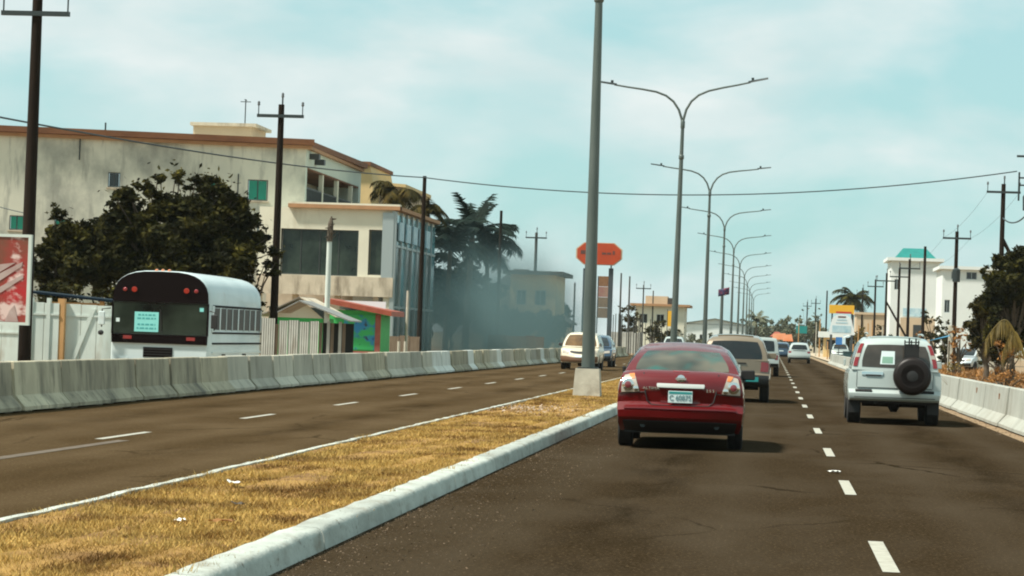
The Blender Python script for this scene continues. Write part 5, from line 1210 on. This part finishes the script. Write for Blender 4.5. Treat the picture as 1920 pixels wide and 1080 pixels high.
MB().box(-.95,.95,-.10,-.081,Z(624),Z(611)).build('picture','sign_blue',ar)
for i in range(3): MB().box(-.6+.1*i,.6-.1*i,-.10,-.081,Z(607)+.30*i,Z(607)+.14+.30*i).build('print_mark','sign_dark' if i == 2 else 'sign_blue',ar)
for s in (-1,1): MB().box(s*1.1-.07,s*1.1+.07,-.05,.05,0,Z(625)).build('post','sign_post',ar)
bs = empty('blue_sign', (P(1573,640,252)[0],252,.1), 0, 'small blue roadside sign above the tiny white parked car', 'sign')
MB().box(-.32,.32,-.03,.03,P(1573,648,252)[2],P(1573,634,252)[2]).build('panel','sign_blue_dark',bs); MB().tube([(0,0.04,0),(0,.04,P(1573,636,252)[2])],.04,6).build('post','galv_dark',bs)
p = P(1589,678,236); bn = empty('dark_bin', (p[0],236,.1), 0, 'dark teal bin beyond the white barrier on the right', 'bin')
MB().hexa([(-.36,-.3,0),(.36,-.3,0),(.36,.3,0),(-.36,.3,0)],[(-.43,-.36,.85),(.43,-.36,.85),(.43,.36,.85),(-.43,.36,.85)]).build('body','bin_teal',bn,bevel=.03); MB().box(-.46,.46,-.4,.4,.855,.92).build('lid','bin_teal',bn,bevel=.02)
p = P(1503,618,350); gsn = empty('green_road_sign', (p[0],350,0), 0, 'small teal green road sign above the distant white SUV', 'sign')
MB().box(-.75,.75,-.04,.04,P(1503,625,350)[2],P(1503,611,350)[2]).build('panel','sign_teal',gsn)
for s in (-1,1): MB().tube([(s*.55,.06,0),(s*.55,.06,P(1503,611,350)[2])],.05,6).build('post','galv_dark',gsn)
for (px,py,w_,Y,lab) in ((1462,626,1.9,330,'orange cloth canopy at the far end of the lane'),(1478,628,1.2,300,'bright orange board beside the far canopy')):
    p = P(px,py,Y); t = empty('orange_stall', (p[0],Y,0), 0, lab, 'stall')
    MB().hexa([(-w_/2,-.5,p[2]-.75),(w_/2,-.5,p[2]-.75),(w_/2,1,p[2]-.65),(-w_/2,1,p[2]-.65)],[(-w_/2+.1,-.4,p[2]),(w_/2-.2,-.4,p[2]+.1),(w_/2-.2,.9,p[2]+.1),(-w_/2+.1,.9,p[2])]).build('canopy','orange_cloth',t)
    for s in (-1,1): MB().tube([(s*w_*.42,0,0),(s*w_*.42,0,p[2]-.7)],.05,6).build('post','galv_dark',t)
# tarp stretched behind the white four-wheel drive, small posts on the right
p = P(1758,640,150); tq = P(1775,633,150)
tp_ = empty('blue_tarp', (p[0],150,0), 0, 'blue tarp slung low beyond the white four-wheel drive', 'tarp')
slab('sheet','tarp_blue',tp_,[(-.5,0,2.02),(.75,0,2.35),(.8,1.2,2.40),(-.5,1.2,2.0)],.03)
for x_ in (-.4,.7): MB().tube([(x_,.3,0),(x_,.3,2.05)],.04,6).build('pole','wood_pole_grey',tp_)
for (px,py,Y,lab) in ((1836,632,170,'pale concrete post behind the parked car under the trees'),(1861,650,160,'shorter pale post right of the parked car'),(1783,610,158,'grey concrete stub beside the braced pole')):
    p = P(px,py,Y); tag(MB().box(-.14,.14,-.14,.14,0,p[2]).build('concrete_post','concrete_pale',None,loc=(p[0],Y,0),bevel=.02),lab,'post')

for (px,py,Y,lab) in ((1498,606,330,'thin pale post left of the green road sign'),(1531,604,310,'thin pale post left of the kiosk'),(1538,598,300,'tall thin pale post beside the kiosk'),(1610,610,280,'thin pale post right of the arched sign'),
                      (1628,606,275,'thin tan post before the low tan building'),(1636,600,268,'second thin tan post before the low tan building'),(1655,612,262,'thin pale post left of the tower with teal roof'),(1552,640,255,'short yellowish post before the kiosk'),(1600,645,245,'short pale post right of the dark bin')):
    p = P(px,py,Y); tag(MB().tube([(0,0,0),(0,0,p[2])],[.075,.06],8).build('thin_post','concrete_pale' if px % 2 else 'timber',None,smooth=50,loc=(p[0],Y,0)),lab,'post','thin posts on the right roadside')
# ================================================================== trees and plants
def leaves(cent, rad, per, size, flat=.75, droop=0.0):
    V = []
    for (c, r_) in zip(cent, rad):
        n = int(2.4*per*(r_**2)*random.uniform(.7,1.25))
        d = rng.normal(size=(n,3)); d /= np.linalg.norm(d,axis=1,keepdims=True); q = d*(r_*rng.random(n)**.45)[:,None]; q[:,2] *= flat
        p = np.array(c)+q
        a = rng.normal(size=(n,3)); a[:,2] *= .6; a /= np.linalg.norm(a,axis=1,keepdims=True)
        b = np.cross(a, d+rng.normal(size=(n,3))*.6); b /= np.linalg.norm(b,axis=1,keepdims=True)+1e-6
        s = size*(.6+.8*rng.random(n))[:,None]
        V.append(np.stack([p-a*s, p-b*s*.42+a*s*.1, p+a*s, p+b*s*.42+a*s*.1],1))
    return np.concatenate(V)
def tree(name, label, px, py_top, Y, width, seed, mat='leaf_dark', ncl=46, per=220, size=.10, trunk=.35, group=None, zfrac=.3, base=0.0, cat='tree', clr=(.35,.75), x=None, h=None, lobes=None):
    random.seed(seed)
    if x is None: a = P(px,py_top,Y); x, h = a[0], a[2]
    t = empty(name, (x,Y,base), 0, label, cat, group); h -= base
    rx = width/2; z0 = h*zfrac; cz = (h+z0)/2; rz = (h-z0)/2
    if lobes is None:          # an uneven crown: one large mass and several smaller ones leaning out of it
        lobes = [(0,0,cz-.08*rz,rx*.78,rz*.90)]
        for i in range(6):
            a = 2*math.pi*(i+random.random())/6; q = random.uniform(.35,.62); e = random.uniform(-.45,.62); k = random.uniform(.36,.50)
            lobes.append((math.cos(a)*rx*q, math.sin(a)*rx*q*.7, cz+e*rz, rx*k, rz*k))
    else:
        lobes = [(*(lambda p: (p[0]-x, random.uniform(-.8,.8), p[2]-base))(P(lx,ly,Y)), lr*Y/F_PX, lr*Y/F_PX*.92) for (lx,ly,lr) in lobes]
    wts = [l[3]**1.6 for l in lobes]; cent, rad = [], []
    for i in range(ncl):
        l_ = lobes[i] if i < len(lobes) else random.choices(lobes, wts)[0]
        while True:
            u = [random.uniform(-1,1) for _ in range(3)]; d = math.sqrt(sum(q*q for q in u))
            if .1 < d < 1: break
        k = random.uniform(.55,1.0)/d*d**.5; r_ = max(.12, random.uniform(*clr)*l_[3]*.55)
        cent.append((l_[0]+u[0]*k*(l_[3]-r_*.45), l_[1]+u[1]*k*(l_[3]-r_*.45)*.85, max(r_*.4, l_[2]+u[2]*k*(l_[4]-r_*.4)))); rad.append(r_)
    mb = MB(); fork = z0+.15*(h-z0)
    mb.tube([(0,0,-.1),(.05*rx,0,fork*.5),(0,.02,fork)], [trunk*.5,trunk*.36,trunk*.28], 9)
    for i in range(0,ncl,2):
        c = cent[i]; m_ = (c[0]*.45+random.uniform(-.1,.1)*rx, c[1]*.45, fork+(c[2]-fork)*.55)
        mb.tube([(0,0,fork*random.uniform(.75,1)), m_, c], [trunk*.18,trunk*.10,trunk*.03], 5)
    mb.build('trunk','bark',t,smooth=60)
    V = leaves(cent, rad, per, size)
    n2 = len(V)//14; k2 = rng.integers(0, len(V), n2); V2 = V[k2]+rng.normal(size=(n2,1,3))*rx*.07; V = np.concatenate([V, V2])   # stray twigs loosen the outline
    V[:,:,2] = np.maximum(V[:,:,2], .02)
    quads('crown', V, mat, t)
    return t
def palm(name, label, px, py_top, Y, mat, seed, nf=17, fl=2.6, tr=.16, group=None, x=None, h=None, droop=1.0, lw=.05):
    random.seed(seed)
    if x is None: a = P(px,py_top,Y); x, h = a[0], a[2]
    t = empty(name, (x,Y,0), 0, label, 'palm tree', group); hc = h-fl*.45
    ln = random.uniform(-.3,.3)
    MB().tube([(0,0,-.1),(ln*.3,0,hc*.4),(ln*.8,0,hc*.8),(ln,0,hc)],[tr*1.3,tr,tr*.9,tr*.8],9).build('trunk','bark',t,smooth=60)
    V = []; mb = MB()
    for i in range(nf):
        az = 2*math.pi*i/nf+random.uniform(-.25,.25); el = random.uniform(.15,1.35); L_ = fl*random.uniform(.8,1.1)
        p = Vector((ln,0,hc)); d = Vector((math.cos(az)*math.cos(el),math.sin(az)*math.cos(el),math.sin(el))); pts = [p.copy()]; ds = []
        for k in range(10):
            p = p+d*(L_/10); d = (d+Vector((0,0,-.17*droop))).normalized(); pts.append(p.copy()); ds.append(d.copy())
        mb.tube(pts,[.03*(1-k/11)+.006 for k in range(len(pts))],4)
        for k in range(1,11):
            dd = ds[k-1]; side = dd.cross(Vector((0,0,1)))
            if side.length < .05: side = Vector((math.sin(az),-math.cos(az),0))
            side.normalize(); ll = L_*.24*math.sin(math.pi*(k+1)/13)+.1
            for s in (-1,1):
                for e in (0,.33,.66):
                    b = pts[k-1].lerp(pts[k],e); tip = b+side*s*ll*random.uniform(.8,1.1)+dd*ll*.55+Vector((0,0,-ll*random.uniform(.25,.7)*droop))
                    wv = dd*lw
                    V.append([b-wv,b+wv,b.lerp(tip,.6)+wv*.7,tip])
    mb.build('rachises',mat,t); quads('crown', np.array([[tuple(q) for q in v] for v in V]), mat, t)
    return t
# the big dark tree behind the bus: three merged crowns would read as one; side lobes given as their own trees
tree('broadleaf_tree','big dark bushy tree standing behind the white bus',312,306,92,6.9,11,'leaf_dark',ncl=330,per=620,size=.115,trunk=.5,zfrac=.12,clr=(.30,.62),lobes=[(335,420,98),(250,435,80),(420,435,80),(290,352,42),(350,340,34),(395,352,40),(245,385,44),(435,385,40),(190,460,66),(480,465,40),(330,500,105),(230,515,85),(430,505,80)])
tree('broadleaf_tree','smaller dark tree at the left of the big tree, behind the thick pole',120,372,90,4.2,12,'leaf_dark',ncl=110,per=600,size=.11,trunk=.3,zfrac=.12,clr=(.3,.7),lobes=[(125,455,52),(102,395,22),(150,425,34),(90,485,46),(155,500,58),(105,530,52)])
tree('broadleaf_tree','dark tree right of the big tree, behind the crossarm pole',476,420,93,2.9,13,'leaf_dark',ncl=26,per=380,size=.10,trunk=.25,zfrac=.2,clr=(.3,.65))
tree('shrub','dark shrub filling the gap behind the fence and the bus',190,505,86,6.0,14,'leaf_dark',ncl=40,per=300,size=.10,trunk=.2,zfrac=.02,cat='shrub',clr=(.25,.5))
# plants on the roof terrace, palms behind the wing
palm('palm_tree','olive palm rising behind the roof of the glass wing',750,340,152,'leaf_olive',21,nf=20,fl=2.0,droop=1.4)
palm('palm_tree','smaller palm behind the right end of the glass wing roof',795,375,156,'leaf_olive',22,nf=16,fl=1.6,droop=1.3)
palm('palm_tree','dark palm with upright fronds above the smoke',880,398,163,'leaf_teal',23,nf=24,fl=3.2,tr=.2,droop=.7,lw=.075)
palm('palm_tree','dark palm leaning left beside the glass wing, in the smoke',842,428,160,'leaf_teal',24,nf=22,fl=3.0,droop=1.0,lw=.07)
palm('palm_tree','dark palm with drooping fronds beside the bare black pole',918,425,166,'leaf_teal',25,nf=22,fl=3.0,droop=1.1,lw=.07)
for (px,py,Y,wd,sd,lab) in ((850,455,168,6.5,31,'dark tree deep in the smoke below the palms'),(925,500,170,5.0,32,'dark tree in the smoke left of the yellow house'),(800,500,158,3.5,33,'dark shrub against the glass wing in the smoke'),(1040,565,240,4.0,34,'shrub veiled by smoke right of the yellow house')):
    tree('broadleaf_tree',lab,px,py,Y,wd,sd,'leaf_teal',ncl=50,per=160,size=.19,zfrac=.03,clr=(.4,.8))
for (px,py,Y,wd,sd,lab) in ((985,562,192,4.2,35,'dark shrub hiding the foot of the yellow house'),(1030,578,190,4.0,36,'second dark shrub before the yellow house'),(955,560,186,3.6,37,'dark shrub left of the yellow house in the smoke')):
    tree('shrub',lab,px,py,Y,wd,sd,'leaf_olive',ncl=40,per=150,size=.17,zfrac=.02,clr=(.4,.8),cat='shrub')
for (px,py,Y,wd,sd,mt,lab) in ((1182,562,315,5.0,41,'leaf_olive','olive tree right of the orange sign posts'),(1240,590,318,4.2,42,'leaf_olive','dark tree in front of the cream house'),(1225,585,322,4.0,43,'leaf_dark','second dark tree in front of the cream house'),(1268,605,330,3.0,44,'leaf_olive','low shrub beside the yellow banner'),
                               (1300,617,430,5.0,45,'leaf_grey','low tree before the long white building'),(1350,618,430,6.0,46,'leaf_grey','low tree before the middle of the long white building')):
    tree('broadleaf_tree',lab,px,py,Y,wd,sd,mt,ncl=26,per=70,size=.22,zfrac=.05,clr=(.4,.8))
# far tree line at the road end
fp = None
for i in range(16):
    px = 1395+i*9.5; Y = 640+random.Random(i).uniform(-60,60); top = 604-9*math.sin(i*1.7)-(6 if i in (8,9,10) else 0); p = P(px,top,Y)
    if fp is None: fp = tree('far_tree','pale olive tree in the line closing the far road end',px,top,Y,8.5,51,'leaf_grey',ncl=24,per=26,size=.42,zfrac=.02,group='trees closing the road end',clr=(.45,.85)); fh = p[2]
    else:
        o = copy_tree(fp); o.location = (p[0],Y,0); o.scale = (1,1,p[2]/fh); o.rotation_euler = (0,0,i*1.3)
palm('palm_tree','tiny far palm left of the distant tree line',1417,590,560,'leaf_grey',52,nf=18,fl=3.4,lw=.12)
palm('palm_tree','palm behind the yellow sign on the right',1600,540,345,'leaf_dark',53,nf=22,fl=3.4,droop=1.2,lw=.09)
for (px,py,Y,wd,sd,mt,lab) in ((1478,596,420,5.0,61,'leaf_grey','grey-green tree left of the green road sign'),(1512,570,440,3.4,62,'leaf_grey','tall thin far tree right of the green road sign'),(1530,566,430,3.2,63,'leaf_grey','tall thin far tree left of the yellow sign'),(1548,612,330,3.4,64,'leaf_olive','small tree behind the kiosk'),
                               (1612,606,290,2.6,65,'leaf_yellow','yellowish shrub right of the arched sign'),(1650,600,285,3.4,66,'leaf_olive','olive shrub left of the teal-roofed tower'),(1722,602,255,2.0,67,'leaf_dry','orange dry shrub at the foot of the teal-roofed tower'),(1752,572,212,3.2,68,'leaf_olive','olive shrub right of the teal-roofed tower'),(1775,596,205,3.0,69,'leaf_dark','dark shrub beside the pole with crossarm')):
    tree('broadleaf_tree',lab,px,py,Y,wd,sd,mt,ncl=26,per=80,size=.20,zfrac=.03,clr=(.4,.8))
# right-hand trees
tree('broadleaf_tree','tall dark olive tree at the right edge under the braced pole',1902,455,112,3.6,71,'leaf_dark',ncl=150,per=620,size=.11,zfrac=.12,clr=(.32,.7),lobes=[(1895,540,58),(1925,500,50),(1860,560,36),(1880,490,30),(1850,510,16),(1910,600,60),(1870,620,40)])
tree('broadleaf_tree','broad olive tree left of the tall tree at the right edge',1852,538,118,3.0,72,'leaf_olive',ncl=110,per=600,size=.105,zfrac=.12,clr=(.32,.7),lobes=[(1845,580,34),(1828,600,28),(1860,610,40),(1880,640,44),(1835,635,26)])
tree('broadleaf_tree','dry brown tree between the poles and the parked car',1800,588,150,2.0,73,'leaf_dry',ncl=26,per=220,size=.11,zfrac=.1,clr=(.35,.7))
tree('shrub','orange dry bush behind the right barrier at the photo edge',1892,632,98,1.7,74,'leaf_dry',ncl=26,per=420,size=.07,zfrac=.02,cat='shrub',clr=(.35,.7))
tree('shrub','low dry scrub on the bank behind the right barrier',1885,678,92,2.4,75,'leaf_dry',ncl=24,per=260,size=.06,zfrac=.0,cat='shrub',clr=(.3,.6))
tree('shrub','low yellow scrub left of the parked car',1790,672,140,1.5,76,'leaf_yellow',ncl=18,per=200,size=.08,zfrac=.0,cat='shrub',clr=(.35,.7))
tree('shrub','dark bush under the trees right of the parked car',1880,600,126,2.6,77,'leaf_dark',ncl=30,per=300,size=.10,zfrac=.02,cat='shrub',clr=(.3,.6))
# big arching dry palm frond at the right edge
fr = empty('palm_frond_plant', (P(1925,700,95)[0],95,.09), 0, 'arching dry palm frond hanging over the right verge', 'palm plant')
V = []; mb = MB(); random.seed(5)
for (reach, topz, endz, n_) in ((-1.55,2.75,1.75,26),(1.3,2.6,1.6,20),(-.9,2.3,1.3,18)):
    pts = []
    for k in range(n_+1):
        s = k/n_; pts.append(Vector((reach*s*1.0, .2*s, 1.0+(topz-1.0)*math.sin(min(1,s*1.5)*math.pi/2)-(topz-endz)*max(0,s-.45)**1.6*2.4)))
    mb.tube(pts,[.045*(1-.75*k/n_) for k in range(n_+1)],5)
    for k in range(4,n_):
        for e in range(5):
            b = pts[k].lerp(pts[k+1] if k < n_ else pts[k],e/5); ll = random.uniform(.5,.85); yy = random.uniform(-.3,.3); tip = b+Vector((random.uniform(-.10,.05),yy,-ll))
            wv = (pts[k]-pts[k-1]).normalized()*.02; V.append([b-wv,b+wv,b.lerp(tip,.6)+wv,tip])
mb.build('rachises','leaf_yellow',fr); quads('crown', np.array([[tuple(q) for q in v] for v in V]), 'leaf_yellow', fr)
# dry grass tufts behind both barriers
def tuft_bare(x, y): return np.sin(x*3+y*.5)+np.sin(y*.23)+.6*rng.random(len(x)) > .2
g = blades('verge_grass', 16000, 8.0, 16, 45, 200, .09, .1, .45, .012, 'leaf_dry', tuft_bare); tag(g,'dry brown grass tufts on the right verge','grass')
g = blades('barrier_weeds', 2500, 5.06, 5.5, 40, 130, .10, .35, .85, .010, 'leaf_dry', lambda x, y: np.sin(y*1.3)+np.sin(y*.37) > .9); tag(g,'brown weeds poking up behind the right barrier','weeds')
g = blades('lot_weeds', 9000, -19, -12.8, 60, 230, .0, .1, .5, .014, 'leaf_olive', tuft_bare); tag(g,'weeds growing behind the left barrier','weeds')

# ================================================================== smoke drifting behind the left barrier
sm = MB().box(-25.5,-9.5,118,192,.05,11).build('smoke','wire',None); tag(sm,'dark bluish smoke drifting behind the left barrier','smoke',kind='stuff')
m = bpy.data.materials.new('smoke'); m.use_nodes = True; n = m.node_tree.nodes; l = m.node_tree.links; n.clear()
o_ = n.new('ShaderNodeOutputMaterial'); pv = n.new('ShaderNodeVolumePrincipled'); l.new(pv.outputs[0], o_.inputs['Volume'])
pv.inputs['Color'].default_value = (.16,.255,.265,1); pv.inputs['Anisotropy'].default_value = .1
tcn = n.new('ShaderNodeTexCoord'); 
mpn = n.new('ShaderNodeMapping'); mpn.inputs['Location'].default_value = (17.0/7.4, -154/34, -1.6/6.6); mpn.inputs['Scale'].default_value = (1/7.4, 1/34, 1/6.6)
l.new(tcn.outputs['Object'], mpn.inputs[0])
ln_ = n.new('ShaderNodeVectorMath'); ln_.operation = 'LENGTH'; l.new(mpn.outputs[0], ln_.inputs[0])
nz = n.new('ShaderNodeTexNoise'); nz.inputs['Scale'].default_value = .24; nz.inputs['Detail'].default_value = 5; nz.inputs['Distortion'].default_value = .8; l.new(tcn.outputs['Object'], nz.inputs['Vector'])
ad = n.new('ShaderNodeMath'); ad.operation = 'MULTIPLY_ADD'; ad.inputs[1].default_value = 1.5; l.new(nz.outputs['Fac'], ad.inputs[0]); l.new(ln_.outputs['Value'], ad.inputs[2])
mr = n.new('ShaderNodeMapRange'); mr.inputs['From Min'].default_value = 1.72; mr.inputs['From Max'].default_value = .70; mr.inputs['To Min'].default_value = 0; mr.inputs['To Max'].default_value = .15
mr.interpolation_type = 'SMOOTHSTEP'
l.new(ad.outputs[0], mr.inputs[0]); l.new(mr.outputs[0], pv.inputs['Density'])
sm.data.materials.clear(); sm.data.materials.append(m)
# ================================================================== haze
HAZE = 0.00006
hz = MB().box(-260,260,-40,1600,-1.1,16).build('haze','wire',None); tag(hz,'thin pale haze filling the air along the road','haze',kind='stuff')
m = bpy.data.materials.new('haze'); m.use_nodes = True; n = m.node_tree.nodes; l = m.node_tree.links; n.clear()
o_ = n.new('ShaderNodeOutputMaterial'); pv = n.new('ShaderNodeVolumePrincipled'); l.new(pv.outputs[0], o_.inputs['Volume'])
pv.inputs['Color'].default_value = (.80,.93,.94,1); pv.inputs['Density'].default_value = HAZE
hz.data.materials.clear(); hz.data.materials.append(m)
